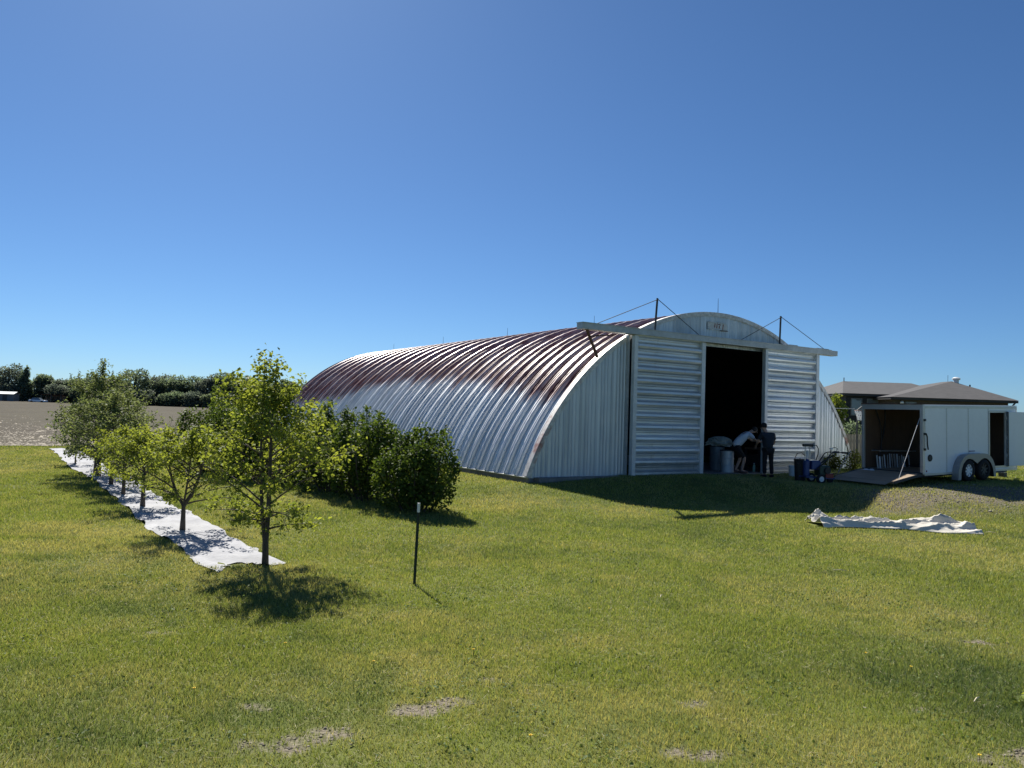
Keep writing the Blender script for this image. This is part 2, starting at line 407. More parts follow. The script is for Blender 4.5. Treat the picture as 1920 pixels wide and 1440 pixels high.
MB().box((.18, -.28, -.5), (BW-.18, BL-.1, -.10)).build('floor_slab', m_conc, HG)

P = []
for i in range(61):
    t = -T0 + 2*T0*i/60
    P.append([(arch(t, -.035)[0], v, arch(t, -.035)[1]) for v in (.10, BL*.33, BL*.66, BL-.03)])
MB().grid(P).build('added_dark_shell', plain('interior_darkening', (.022, .021, .024), .9, 0, .3, 2), HG)  # extra shell under the roof panels, added to darken the interior and stop leaks
# end wall sheets (vertical ribs), each its own sheet
def wall_sheet(ua, ub, zb, vplane, ztop_fn, name='wall_sheet', m=None):
    cols = []; n = 15; w = ub - ua
    offs = [.0,.0,.022,.022,0,0,.012,0,0,.012,0,0,.022,.022,0,0]
    for i in range(n+1):
        u = ua + w*i/n; cols.append((u, offs[i]))
    P = [[], []]
    for u, o in cols:
        zt = ztop_fn(u)
        P[0].append((u, vplane - o, min(zb, zt))); P[1].append((u, vplane - o, zt))
    return MB().grid(P).build(name, m or m_galv, HG, fix=False)
UL, UR = 3.60, 12.81; ZH = 4.28
top = lambda u: max(archz(u, .0), BZ0)
def sheets(a, b_, zb, vplane, topf, step=.61):
    n = max(1, round((b_-a)/step))
    for i in range(n):
        wall_sheet(a + (b_-a)*i/n, a + (b_-a)*(i+1)/n, zb, vplane - (.004 if i % 2 else 0), topf)
sheets(.03, UL+.05, BZ0-.02, 0.0, top); sheets(UR-.05, BW-.03, BZ0-.10, 0.0, top)
gL = BW/2 - math.sqrt(RR**2 - (4.2-ZC)**2)
sheets(max(UL+.05, gL), min(UR-.05, BW-gL), 4.2, 0.0, top)
MB().add([(u, BL-.02, archz(u)) for u in np.linspace(.05, BW-.05, 40)] + [(BW-.05, BL-.02, -.3), (.05, BL-.02, -.3)], [tuple(range(42))]).build('rear_wall', m_galv, HG)
MB().box((UL-.08, -.14, BZ0-.1), (UL-.015, -.0, ZH)).build('corner_trim', m_track, HG)
MB().box((UR+.06, -.10, BZ0-.1), (UR+.14, -.012, 3.0)).build('corner_trim', m_track, HG)

# sliding doors, deep horizontal ribs
DV = -.30
def door(ua, ub):
    D = empty('sliding_door', (0, 0, 0)); D.parent = HG
    nw = 12; per = (ZH - (-.10)) / nw; z = -.10
    prf = [(0,.085),(.10,.095),(.28,.09),(.42,.02),(.50,0),(.66,0),(.74,.012),(.80,.012),(.90,.045),(.96,.083),(1.0,.085)]
    for k in range(6):
        P = []
        for j in range(2):
            zz = -.10 + per*(2*k+j)
            for i, (t, o) in enumerate(prf):
                if j and i == 0: continue
                P.append([(ua+.07, DV + .075 - o*1.1, zz + per*t), (ub-.07, DV + .075 - o*1.1, zz + per*t)])
        MB().grid(P).build('door_sheet', m_door, D, fix=False)
    for (a, b_) in ((ua, ua+.15), (ub-.17, ub)):
        MB().box((a, DV-.045, -.13), (b_, DV+.10, ZH-.01)).build('door_post', m_post, D, bevel=.008)
    MB().box((ua+.15, DV-.02, -.14), (ub-.17, DV+.06, -.10)).build('bottom_rail', m_track, D)
    return D
door(UL, 6.74); door(9.75, UR)
MB().box((1.47, DV-.13, ZH), (13.79, DV+.16, ZH+.19)).build('door_track', m_track, HG, bevel=.006)
MB().box((1.46, DV-.15, ZH+.185), (13.4, DV+.17, ZH+.205)).build('track_cap', m_track, HG)
MB().box((11.05, DV-.05, ZH+.206), (11.5, DV+.1, ZH+.25)).build('track_bracket', m_track, HG)
MB().box((12.6, DV-.09, ZH+.206), (13.3, DV+.1, ZH+.235)).build('track_bracket', m_track, HG)
for u0, u1 in ((4.46, 4.54), (10.54, 10.58)):
    MB().tube([(u0, DV, ZH+.15), (u1, DV, ZH+1.24)], .033, 8).build('cable_post', m_dark, HG)
for a, b_ in (((4.54, ZH+1.2), (2.06, ZH+.2)), ((4.54, ZH+1.2), (6.5, ZH+.17)), ((10.58, ZH+1.2), (8.37, ZH+.17)), ((10.58, ZH+1.2), (13.1, ZH+.22))):
    MB().tube([(a[0], DV-.03, a[1]), (b_[0], DV-.03, b_[1])], .012, 5).build('guy_cable', m_dark, HG)
MB().beam((1.72, DV, ZH+.02), (2.36, -.06, 3.50), .07, .05).build('track_brace', m_rust, HG)
MB().beam((1.90, DV+.02, 4.10), (3.0, -.05, 4.24), .05, .04).build('track_brace', m_rust, HG)
for k in range(5):
    v = .1 + 6.75*k; z = BH + .08
    MB().tube([(BW/2, v, z-.05), (BW/2, v, z+.55)], [.012, .006], 5).tube([(BW/2-.05, v, z+.03), (BW/2+.05, v, z+.03)], .02, 5).build('lightning_rod', m_dark, HG)
# remains of a painted sign under the ridge
SG = empty('faded_sign', (0, 0, 0)); SG.parent = HG
MB().box((7.12, -.036, 4.80), (8.10, -.028, 5.02)).build('sign_board', plain('chalky_sign_board', (.52, .54, .55), .8, 0, .25, 5), SG)
m_red = plain('rust_red_paint', (.24, .08, .06), .8, 0, .35, 20)
for x, z0_, z1_, w in ((7.46, 4.86, 5.0, .03), (7.56, 4.84, 5.01, .03), (7.86, 4.82, 5.0, .03)):
    MB().beam((x, -.042, z0_), (x+.02, -.042, z1_), w, .008, (0,1,0)).build('letter_stroke', m_red, SG)
MB().tube([(7.64, -.042, 4.98), (7.74, -.042, 4.98), (7.70, -.042, 4.92), (7.68, -.042, 4.84)], .014, 5).build('letter_stroke', m_red, SG)
for (xa, xb, zz) in ((7.12, 7.75, 4.79), (7.72, 8.12, 4.77), (7.14, 7.5, 5.04), (7.6, 8.0, 5.05)):
    MB().beam((xa, -.045, zz), (xb, -.045, zz+.01), .025, .02).build('sign_batten', m_rust if zz < 4.78 else m_galv, SG)

# ------------------------------------------------------------------ foliage
def leaf_mesh(name, C, size, mat, aspect=.55, droop=.0, rnd=None, upbias=.35, seed=0):
    """diamond leaves with a folded midrib, two triangles each, at centres C"""
    g = np.random.default_rng(seed); n = len(C)
    d = g.normal(size=(n, 3)); d[:, 2] = d[:, 2]*.7 - droop; d /= np.linalg.norm(d, axis=1)[:, None]
    nr = g.normal(size=(n, 3)); nr[:, 2] = np.abs(nr[:, 2]) + upbias
    s_ = np.cross(d, nr); s_ /= np.linalg.norm(s_, axis=1)[:, None] + 1e-9
    nn = np.cross(s_, d)
    L = (size * g.uniform(.65, 1.25, n))[:, None]; Wd = L*aspect*.5
    a = C; t = C + d*L; l = C + d*L*.45 + s_*Wd + nn*Wd*.35; r = C + d*L*.45 - s_*Wd + nn*Wd*.35
    V = np.stack([a, l, t, r], 1).reshape(-1, 3); k = np.arange(n)*4
    F = np.concatenate([np.stack([k, k+1, k+2], 1), np.stack([k, k+2, k+3], 1)])
    rr = g.random(n) if rnd is None else np.clip(rnd + g.normal(0, .18, n), 0, 1)
    return np_mesh(name, V, F, mat, {'rnd': np.repeat(rr, 4)})

m_bark = plain('grey_brown_bark', (.085, .068, .055), .9, 0, .4, 9, bmp=.5, stretch=(1,1,.3))
m_leafA = leafmat('young_tree_leaf', (.105, .152, .040), (.235, .285, .068), .50)
m_leafB = leafmat('grey_green_leaf', (.10, .138, .060), (.19, .225, .10), .42, (1.3, 1.25, .8))
m_leafC = leafmat('dark_shrub_leaf', (.038, .073, .020), (.112, .165, .035), .36)
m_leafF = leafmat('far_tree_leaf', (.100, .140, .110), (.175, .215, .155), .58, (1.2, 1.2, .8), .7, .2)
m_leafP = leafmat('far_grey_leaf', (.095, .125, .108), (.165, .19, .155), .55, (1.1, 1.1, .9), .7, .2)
m_leafY = leafmat('weed_leaf', (.08, .105, .025), (.17, .19, .05), .4)

def make_tree(name, loc, H, env, clear, nbr, nleaf, lsize, mleaf, label, group, seed, stems=1, lean=(0, 0), tr=.04, extra=(), fork=.0, twig=.5, fz=.1):
    g = np.random.default_rng(seed)
    T = empty(name, loc, (0, 0, 0), label, 'tree', group)
    tb = MB(); tips = []
    eh = [e[0] for e in env]; er = [e[1] for e in env]
    stem_pts = []
    for s in range(stems):
        az = s*2.6 + g.uniform(0, .4); sp = fork if stems > 1 else 0
        pts = []; x = y = 0.0
        for i in range(9):
            t = i/8; z = H*.94*t
            q_ = max(0, t-fz)/(1-fz); x = lean[0]*t*H + sp*math.cos(az)*(1-math.exp(-q_*2.5)) + .02*H*math.sin(4.1*t+seed+s) * t
            y = lean[1]*t*H + sp*math.sin(az)*(1-math.exp(-q_*2.5)) + .02*H*math.cos(3.3*t+seed*2+s) * t
            pts.append(Vector((x, y, z - (.06 if i == 0 else 0))))
        k = 1 - .22*s
        tb.tube(pts, [tr*k*(1.25 if i == 0 else 1)*(1 - .88*i/8) for i in range(9)], 8)
        stem_pts.append(pts)
        tips.append((pts[7], pts[8], .5)); tips.append((pts[6], pts[7], .5))
    def at(pts, z):
        for a, b_ in zip(pts[:-1], pts[1:]):
            if a.z <= z <= b_.z: return a.lerp(b_, (z-a.z)/(b_.z-a.z))
        return pts[-1]
    segs = []
    for i in range(nbr):
        t = clear + (1 - clear)*((i+.5)/nbr)*.93
        pts = stem_pts[i % stems]; base = at(pts, t*H*.80)
        az = i*2.399 + g.uniform(-.4, .4)
        r = np.interp(t, eh, er) * g.uniform(.55, 1.15)
        rise = g.uniform(.18, .62)*r + .04*H
        if t < clear + .12: rise = g.uniform(-.02, .30)*r
        end = Vector((base.x*.5 + math.cos(az)*r, base.y*.5 + math.sin(az)*r, base.z + rise))
        mid = base.lerp(end, .5) + Vector((g.uniform(-.08, .08)*r, g.uniform(-.08, .08)*r, .10*r))
        pp = []
        for q in range(6):
            a = q/5; pp.append((1-a)**2*base + 2*a*(1-a)*mid + a*a*end)
        rb = tr*.42*(1-.55*t)
        tb.tube(pp, [rb*(1-.82*q/5) for q in range(6)], 5)
        for q in (2, 3, 4, 5):
            nt_ = 2 if q < 5 else 3
            for _ in range(nt_):
                d = Vector((g.normal(), g.normal(), g.normal()*.6+.35)).normalized()
                ln = twig*r*g.uniform(.3, .75)
                e = pp[q] + d*ln; segs.append((pp[q], e)); tb.tube([pp[q], e], [rb*.3, rb*.12], 3, False)
        segs.append((pp[3], pp[5]))
    for (a, b_) in extra:
        a = Vector(a); b_ = Vector(b_); tb.tube([a, a.lerp(b_, .5)+Vector((0,0,-.05)), b_], [tr*.22, tr*.15, tr*.05], 5)
        segs += [(a.lerp(b_, .35), b_), (a.lerp(b_, .7), b_ + Vector((.12, 0, .1))), (a.lerp(b_, .6), b_ + Vector((-.1, .05, .05))), (a.lerp(b_, .8), b_)]
    for a, b_, w in tips: segs += [(a, b_)]*5 + [(a, b_ + Vector((.12, .05, -.08))), (a, b_ + Vector((-.12, .03, -.12))), (a, b_ + Vector((.02, -.1, .03)))]*3
    A = np.array([s_[0] for s_ in segs]); B = np.array([s_[1] for s_ in segs])
    idx = g.integers(0, len(segs), nleaf//7); tt = g.uniform(.12, 1.12, len(idx))[:, None]
    cl = A[idx]*(1-tt) + B[idx]*tt
    C = np.repeat(cl, 7, 0) + g.normal(0, lsize*.85, (len(cl)*7, 3))
    bright = np.repeat(np.clip(vnoise(cl[:,0]*3+seed, cl[:,2]*3+cl[:,1], .55)*1.1, 0, 1), 7)
    tb.build('trunk', m_bark, T, smooth=True, fix=False)
    link_mesh('crown', leaf_mesh('crown', C, lsize, mleaf, .62, .25, bright, .3, seed), None, T)
    return T

GT = 'young orchard trees in the fabric strip'
envA = [(0,.25),(.15,.60),(.28,.98),(.42,1.18),(.56,1.10),(.68,.84),(.80,.66),(.90,.55),(1,.34)]
envW = [(0,.3),(.25,.8),(.45,1.0),(.7,.8),(1,.3)]
def tree_at(name, x, y, H, env, *a, **k):
    return make_tree(name, (x, y, tz(x, y)-.01), H, env, *a, **k)
def sc(e, f): return [(a, b_*f) for a, b_ in e]
tree_at('orchard_tree', -3.55, 11.42, 3.26, sc(envA, .92), .20, 44, 7200, .070, m_leafA, 'tallest near tree with forked trunk at the near end of the fabric strip', GT, 3, stems=2, lean=(-.03, 0), tr=.046, fork=.13,
        extra=(((.25,.1,1.5),(.72,.1,2.28)), ((.3,.0,1.4),(.92,.0,2.08))))
tree_at('orchard_tree', -5.89, 14.04, 1.95, sc(envW, 1.08), .30, 28, 4800, .064, m_leafA, 'low spreading tree, second from the near end of the strip', GT, 8, tr=.050, stems=3, fork=.42, fz=.25)
tree_at('orchard_tree', -7.99, 16.91, 1.85, sc(envW, .95), .30, 26, 5200, .060, m_leafA, 'low leafy tree, third from the near end of the strip', GT, 14, tr=.055)
tree_at('orchard_tree', -9.55, 19.17, 1.80, sc(envW, .92), .30, 24, 4600, .064, m_leafA, 'low leafy tree, fourth from the near end of the strip', GT, 21, tr=.05)
tree_at('orchard_tree', -10.92, 21.22, 2.7, sc(envA, 1.15), .24, 30, 6200, .070, m_leafB, 'grey green tree, fifth from the near end of the strip', GT, 27, tr=.055)
tree_at('orchard_tree', -12.38, 23.28, 3.7, sc(envA, 1.1), .20, 38, 8000, .075, m_leafB, 'tall grey green tree with loose upright top near the far end of the strip', GT, 33, tr=.07)
tree_at('orchard_tree', -13.26, 24.75, 2.7, sc(envA, 1.3), .18, 32, 7000, .072, m_leafB, 'broad grey green tree, second from the far end of the strip', GT, 39, tr=.06)
tree_at('orchard_tree', -15.35, 27.3, 1.5, sc(envW, .75), .25, 16, 1300, .09, m_leafB, 'small sapling at the far end of the fabric strip', GT, 45, tr=.03)

def blob_points(lobes, n, g, shell=.55):
    vol = np.array([l[3]*l[4]*l[5] for l in lobes])**.72; vol /= vol.sum()
    idx = g.choice(len(lobes), n, p=vol)
    d = g.normal(size=(n, 3)); d /= np.linalg.norm(d, axis=1)[:, None]
    r = (shell + (1-shell)*g.random(n))**.7 * g.uniform(.86, 1.1, n)
    L = np.array(lobes)[idx]
    return L[:, :3] + d*r[:, None]*L[:, 3:6]
def shrub(name, x, y, lobes, n, ls, m, label, group, seed, cat='shrub'):
    g = np.random.default_rng(seed)
    S = empty(name, (x, y, tz(x, y)), (0, 0, 0), label, cat, group)
    C = blob_points(lobes, n, g); C = C[C[:, 2] > .03]
    bright = np.clip(vnoise(C[:,0]*2+seed, C[:,2]*2+C[:,1]*1.3, .5)*1.15 - .1, 0, 1)
    tb = MB()
    for l in lobes:
        tb.tube([(l[0]*.35, l[1]*.35, -.05), (l[0]*.8, l[1]*.8, l[2]*.5), (l[0], l[1], l[2]+l[5]*.5)], [.028, .02, .007], 5)
    tb.build('stem', m_bark, S, fix=False)
    link_mesh('foliage', leaf_mesh('foliage', C, ls, m, .75, .15, bright, .4, seed), None, S)
    return S
GS = 'lilac shrubs along the hangar side'
def lilac(x, y, r, h, seed, label, n=7000, spire=None):
    g = random.Random(seed); lobes = []
    for i in range(7):
        a = i*2.399; rr = r*.62*math.sqrt((i+.4)/7)*1.15; hh = h*g.uniform(.68, .95)
        w = r*g.uniform(.36, .48)
        lobes.append((rr*math.cos(a), rr*math.sin(a), hh*.52, w, w, hh*.50))
    for i in range(7):
        a = g.uniform(0, 6.28); rr = r*g.uniform(.15, .95); hh = h*g.uniform(.72, 1.02)*(1 - .38*(rr/r)**2)
        lobes.append((rr*math.cos(a), rr*math.sin(a), hh, r*.13, r*.13, h*.15))
    if spire: lobes.append((spire[0], spire[1], h*.72, r*.26, r*.26, h*.34))
    shrub('lilac_shrub', x, y, lobes, n, .085, m_leafC, label, GS, seed)
lilac(-2.15, 17.75, 1.1, 1.95, 1, 'nearest dark lilac shrub, with a tall spire, behind the steel post', 9500, (.1, .1))
lilac(-3.55, 19.6, 1.15, 2.3, 2, 'second dark lilac shrub from the hangar corner', 10000)
lilac(-4.9, 21.3, 1.2, 2.4, 3, 'third dark lilac shrub from the hangar corner', 9500, (-.2, 0))
lilac(-6.4, 23.2, 1.25, 2.45, 4, 'fourth dark lilac shrub, behind the forked orchard tree', 9000)
lilac(-8.3, 24.4, 1.3, 2.6, 5, 'fifth dark lilac shrub, left of the forked orchard tree', 11000)
lilac(-10.0, 26.2, 1.35, 2.8, 6, 'farthest dark lilac shrub, at the edge of the field', 12000)

# landscape fabric strip
strip_L = [(-21.0,35.2),(-19.28,32.75),(-15.03,26.38),(-12.8,23.5),(-9.01,17.95),(-6.91,14.61),(-5.74,13.02),(-4.97,11.94),(-4.2,10.9),(-3.97,10.70)]
strip_R = [(-19.9,35.6),(-18.2,33.1),(-14.0,26.9),(-11.75,23.9),(-8.25,18.5),(-6.05,15.3),(-4.75,13.42),(-3.95,12.42),(-3.40,11.80),(-3.25,11.62)]
def resample(P, n):
    P = np.array(P); s = np.concatenate([[0], np.cumsum(np.hypot(*np.diff(P, axis=0).T))]); q = np.linspace(0, s[-1], n)
    return np.stack([np.interp(q, s, P[:, 0]), np.interp(q, s, P[:, 1])], 1)
nS, nA = 190, 14
SL = resample(strip_L, nS); SR = resample(strip_R, nS)
SL[:, 0] += (vnoise(np.arange(nS)*.16, np.zeros(nS), .6)-.5)*.20; SR[:, 0] += (vnoise(np.arange(nS)*.16, np.zeros(nS)+7, .6)-.5)*.24
aa = np.linspace(0, 1, nA)[None, :, None]
SP = SL[:, None, :]*(1-aa) + SR[:, None, :]*aa
SZ = terrain(SP[..., 0], SP[..., 1]) + .025 + (vnoise(SP[...,0]*1.0, SP[...,1]*1.0, .35)-.4)*.05 + (vnoise(SP[...,0]*2.4+SP[...,1]*1.9, SP[...,1]*.6-SP[...,0]*.5, .22)-.5)*.045
I = np.arange(nS*nA).reshape(nS, nA)
F_ = np.stack([I[:-1,:-1], I[1:,:-1], I[1:,1:], I[:-1,1:]], -1).reshape(-1, 4)
# torn near end: soil shows in a bite between the left tail and the trunk
cc = SP.reshape(-1, 2)[F_].mean(1)
tear = ((cc[:,0]+3.78)/.28)**2 + ((cc[:,1]-11.15)/.30)**2 < 1
tear |= (cc[:, 1] < 11.38 - .25*(cc[:,0]+3.5)) & (cc[:, 0] > -4.02 + (11.2-cc[:,1])*.1) & (cc[:,0] < -3.3)
F_ = F_[~tear]
m_fab, nt, b = newmat('silver_landscape_fabric')
co = N(nt, 'ShaderNodeNewGeometry').outputs['Position']
c = mixc(nt, ramp(nt, noise(nt, co, 2.2, 5), [(.3, 0.), (.7, 1.)]), (.30, .305, .325), (.43, .435, .455))
c = mixc(nt, mth(nt, 'MULTIPLY', ramp(nt, noise(nt, co, 14, 4), [(.6, 0.), (.75, 1.)]), .6), c, (.22, .21, .19))
nt.links.new(c, b.inputs['Base Color']); b.inputs['Roughness'].default_value = .8; b.inputs['Specular IOR Level'].default_value = .06
nt.links.new(bump(nt, noise(nt, co, 9, 5), .5, .03), b.inputs['Normal'])
o = link_mesh('landscape_fabric', np_mesh('landscape_fabric', np.concatenate([SP.reshape(-1,2), SZ.reshape(-1,1)], 1), F_, m_fab, smooth=True), None)
tag(o, 'long pale silver weed fabric strip laid under the orchard trees', 'fabric strip')

# ------------------------------------------------------------------ steel post on the lawn
px, py = -1.23, 10.45; pz = tz(px, py)
PO = empty('steel_fence_post', (px, py, pz), (0, R_(1.2), 0), 'dark green steel post with white tip standing alone on the lawn', 'post')
m_grn = plain('dark_green_post_paint', (.018, .035, .028), .5, .2, .25, 8)
b_ = MB().box((-.019, -.004, -.15), (.019, .004, .975)).box((-.004, -.034, -.15), (.004, -.0041, .975))
for k in range(16): b_.box((-.011, .0042, .05+k*.055), (.011, .012, .075+k*.055))
b_.build('post_shaft', m_grn, PO)
MB().box((-.0195, -.0045, .9755), (.0195, .0045, 1.10)).box((-.0045, -.0345, .9755), (.0045, -.0046, 1.10)).build('post_tip', plain('white_post_paint', (.75,.75,.73), .5, 0, .08), PO)

# ------------------------------------------------------------------ canvas tarp on the grass
nT, mT = 210, 60
def lnoise(x, y, sc_, sd_):                     # straight creases: bilinear noise without smoothing
    x = np.asarray(x)/sc_ + sd_; y = np.asarray(y)/sc_ + sd_*1.7
    i = np.floor(x).astype(int); j = np.floor(y).astype(int); fx = x-i; fy = y-j
    P = lambda a, b_: _perm[a & 255, b_ & 255]
    return (P(i,j)*(1-fx)+P(i+1,j)*fx)*(1-fy) + (P(i,j+1)*(1-fx)+P(i+1,j+1)*fx)*fy
tx = np.linspace(0, 1, nT)[:, None]; ty = np.linspace(-1, 1, mT)[None, :]
L0 = Vector((6.95, 17.60)); L1 = Vector((10.3, 17.55))
half = .42 - .10*np.exp(-((tx-.58)/.05)**2) + .12*sm((tx-.66)/.16) + .08*np.exp(-((tx-.04)/.06)**2) + 0*ty
half = half + (lnoise(tx*3.4, tx*0 + np.sign(ty)*5, .35, 2.3)-.5)*.16
wx = tx*3.36; wy = ty*half
cx = L0.x + wx + (lnoise(wy, tx*0, .22, 6.1)-.5)*.22*(np.abs(tx-.5)*2)**4
cy = L0.y + (L1.y-L0.y)*tx + .08*np.sin(tx*5) - .10*sm((tx-.62)/.2) + wy
rot1 = wx*.8 + wy*1.1; rot2 = wy*.9 - wx*.35
k1 = np.abs(vnoise(wx*.55 + wy*.35 + 2.2, wy*2.3 - wx*.22 + 7, .42)-.5)*2; k2 = np.abs(lnoise(wx*.9 + wy*1.1, wy*2.0 - wx*.6, .34, 3.7)-.5)*2; k3 = np.abs(vnoise(wx*1.3 + wy*.6, wy*3 + wx*.5, .20)-.5)*2
env_ = np.clip((1-np.abs(ty))*1.9, 0, 1)**.8
hgt = .012 + env_*(.045 + .13*(1-k1)**2.6 + .055*(1-k2)**3 + .022*(1-k3)**2) + .17*np.exp(-((tx-.08)/.05)**2)*np.exp(-((ty-.7)/.4)**2) + .16*np.exp(-((tx-.85)/.09)**2)*np.exp(-((ty-.35)/.5)**2)
zz = terrain(cx, cy) + .012 + hgt
I = np.arange(nT*mT).reshape(nT, mT)
F_ = np.stack([I[:-1,:-1], I[1:,:-1], I[1:,1:], I[:-1,1:]], -1).reshape(-1, 4)
m_canvas = plain('cream_canvas', (.62, .585, .51), .85, 0, .10, 5, .2, bmp=.35)
o = link_mesh('canvas_tarp', np_mesh('canvas_tarp', np.stack([cx, cy, zz], -1).reshape(-1, 3), F_, m_canvas), None)
o.modifiers.new('thick', 'SOLIDIFY').thickness = .006
tag(o, 'crumpled cream canvas tarp lying across the lawn', 'tarp')


# ------------------------------------------------------------------ cargo trailer
TT = R_(29.0)
TR = empty('cargo_trailer', (12.80, 23.88, -.05), (0, R_(-1.5), TT), 'white enclosed cargo trailer with rear ramp down and side door open', 'trailer')
m_white = plain('white_trailer_skin', (.74, .785, .83), .22, 0, .05, .8, .5)
m_wtrim = plain('pale_aluminium_trim', (.55, .55, .54), .35, .5, .1, 3)
m_ply = plain('brown_plywood', (.12, .075, .048), .75, 0, .22, 3, stretch=(1,1,.2))
m_rampwood = plain('worn_ramp_plywood', (.30, .225, .155), .8, 0, .18, 4, stretch=(1,.2,1))
m_tyre = plain('tyre_rubber', (.018, .018, .02), .8, 0, .25, 12, .3)
m_black = plain('black_plastic', (.015, .016, .018), .5, 0, .3, 8)
TL, TWd, Tz0, Tz1 = 5.25, 2.13, .30, 2.43
dx0, dx1, dz0, dz1 = 3.62, 4.53, .42, 2.20
for a, b_ in ((.10, 1.24), (1.244, 2.42), (2.424, 3.55)):
    MB().box((a, 0, Tz0), (b_, .025, Tz1-.02)).build('side_panel', m_white, TR, bevel=.004)
MB().box((3.554, 0, dz1+.06), (4.64, .025, Tz1-.02)).build('side_panel', m_white, TR)
MB().box((3.554, .001, Tz0), (4.64, .026, dz0-.06)).build('side_panel', m_white, TR)
MB().box((4.644, 0, Tz0), (TL-.06, .025, Tz1-.02)).build('side_panel', m_white, TR)
MB().box((.0, -.02, Tz0-.02), (.10, .09, Tz1)).build('rear_post', m_wtrim, TR, bevel=.01)
MB().box((.0, TWd-.07, Tz0-.02), (.09, TWd+.01, Tz1)).build('rear_post', m_wtrim, TR, bevel=.01)
MB().box((-.005, -.01, Tz1-.15), (.085, TWd, Tz1+.015)).build('rear_header', m_wtrim, TR)
MB().box((-.03, .0, Tz1+.016), (.0, TWd, Tz1+.045)).build('header_gutter', m_rust, TR)
MB().box((-.02, .0, Tz0-.06), (.06, TWd, Tz0+.03)).build('rear_sill', m_dark, TR)
MB().box((.10, -.012, Tz1-.04), (TL, TWd+.01, Tz1+.012)).build('roof', m_white, TR, bevel=.01)
MB().box((.09, -.010, Tz0-.06), (TL, .02, Tz0-.002)).build('lower_rail', m_wtrim, TR)
MB().box((TL-.06, -.012, Tz0), (TL+.01, .05, Tz1-.042)).build('front_corner', m_wtrim, TR, bevel=.01)
MB().box((TL-.05, .06, Tz0), (TL-.01, TWd, Tz1-.045)).build('front_wall', m_white, TR)
MB().box((.09, TWd-.03, Tz0), (TL-.06, TWd, Tz1-.045)).build('far_wall', m_white, TR)
MB().box((.10, TWd-.045, Tz0+.02), (TL-.07, TWd-.032, Tz1-.05)).build('wall_lining', m_ply, TR)
MB().box((.10, .028, Tz0+.02), (3.54, .040, Tz1-.05)).build('wall_lining', m_ply, TR)
MB().box((TL-.075, .05, Tz0+.02), (TL-.055, TWd-.05, Tz1-.05)).build('wall_lining', m_ply, TR)
MB().box((.07, .03, Tz0-.05), (TL-.06, TWd-.03, Tz0+.015)).build('floor', m_rampwood, TR)
for i in range(5): MB().box((.6+i*.95, .05, Tz1-.10), (.65+i*.95, TWd-.05, Tz1-.047)).build('roof_bow', m_wtrim, TR)
# side door frame and open door
for lo, hi in (((dx0-.05, -.016, dz0-.05), (dx0, .03, dz1+.05)), ((dx1, -.016, dz0-.05), (dx1+.05, .03, dz1+.05)), ((dx0, -.015, dz1), (dx1, .03, dz1+.05)), ((dx0, -.015, dz0-.055), (dx1, .03, dz0))):
    MB().box(lo, hi).build('door_frame', m_wtrim, TR)
DR = empty('side_door', (dx1+.07, -.03, 0), (0, 0, R_(-9))); DR.parent = TR
MB().box((0, -.04, dz0-.02), (.96, 0, dz1+.02)).build('door_leaf', m_white, DR, bevel=.006)
MB().box((.0, -.048, dz0-.03), (.03, .006, dz1+.03)).build('door_edge', m_black, DR)
for z in (.7, 1.3, 1.95): MB().box((dx1+.02, -.04, z), (dx1+.075, -.017, z+.12)).build('hinge', m_wtrim, TR)
# hardware on the side
MB().tube([(.05, -.05, 1.0), (.05, -.05, 1.95)], .014, 6).build('lock_bar', m_wtrim, TR)
for z in (1.02, 1.5, 1.93): MB().box((.02, -.065, z), (.09, -.021, z+.07)).build('bar_keeper', m_dark, TR)
MB().tube([(.07, -.07, 1.55), (.12, -.075, 1.45), (.13, -.075, 1.2), (.18, -.07, 1.05)], .022, 6).build('bar_handle', m_black, TR)
MB().lathe([(.0, -.035), (.09, -.035), (.11, -.02), (.11, -.004)], 20, (.36, 0, .78), 'y').build('fuel_vent', m_black, TR, smooth=False)
MB().box((.17, -.02, .35), (.20, -.001, .40)).build('marker_light', m_red, TR)
MB().box((2.45, -.022, .93), (2.75, -.002, .96)).build('marker_light', plain('blue_marker', (.05,.07,.25), .3), TR)
# fender with two wheel cut-outs
outer = [(1.50,.06),(1.52,.30),(1.58,.50),(1.68,.66),(1.82,.78),(1.98,.845),(2.15,.865),(2.35,.87),(2.55,.87),(2.75,.87),(2.95,.87),(3.12,.845),(3.28,.78),(3.42,.66),(3.52,.50),(3.58,.30),(3.60,.10)]
inner = [(1.66,.06),(1.67,.28),(1.71,.44),(1.79,.57),(1.90,.66),(2.02,.715),(2.14,.725),(2.30,.69),(2.55,.56),(2.80,.69),(2.94,.725),(3.06,.71),(3.18,.66),(3.30,.57),(3.40,.44),(3.46,.28),(3.48,.10)]
FD = empty('fender', (0, 0, 0)); FD.parent = TR
mbf = MB().grid([[(x, -.215, z) for x, z in inner], [(x, -.22, z) for x, z in outer], [(x, -.0, z) for x, z in outer]])
mbf.build('fender_skin', plain('dull_aluminium_fender', (.29, .30, .31), .4, .35, .1, 2), FD)
MB().grid([[(x, -.214, z-.002) for x, z in inner], [(x, -.02, z-.002) for x, z in inner]]).build('fender_liner', m_black, FD)
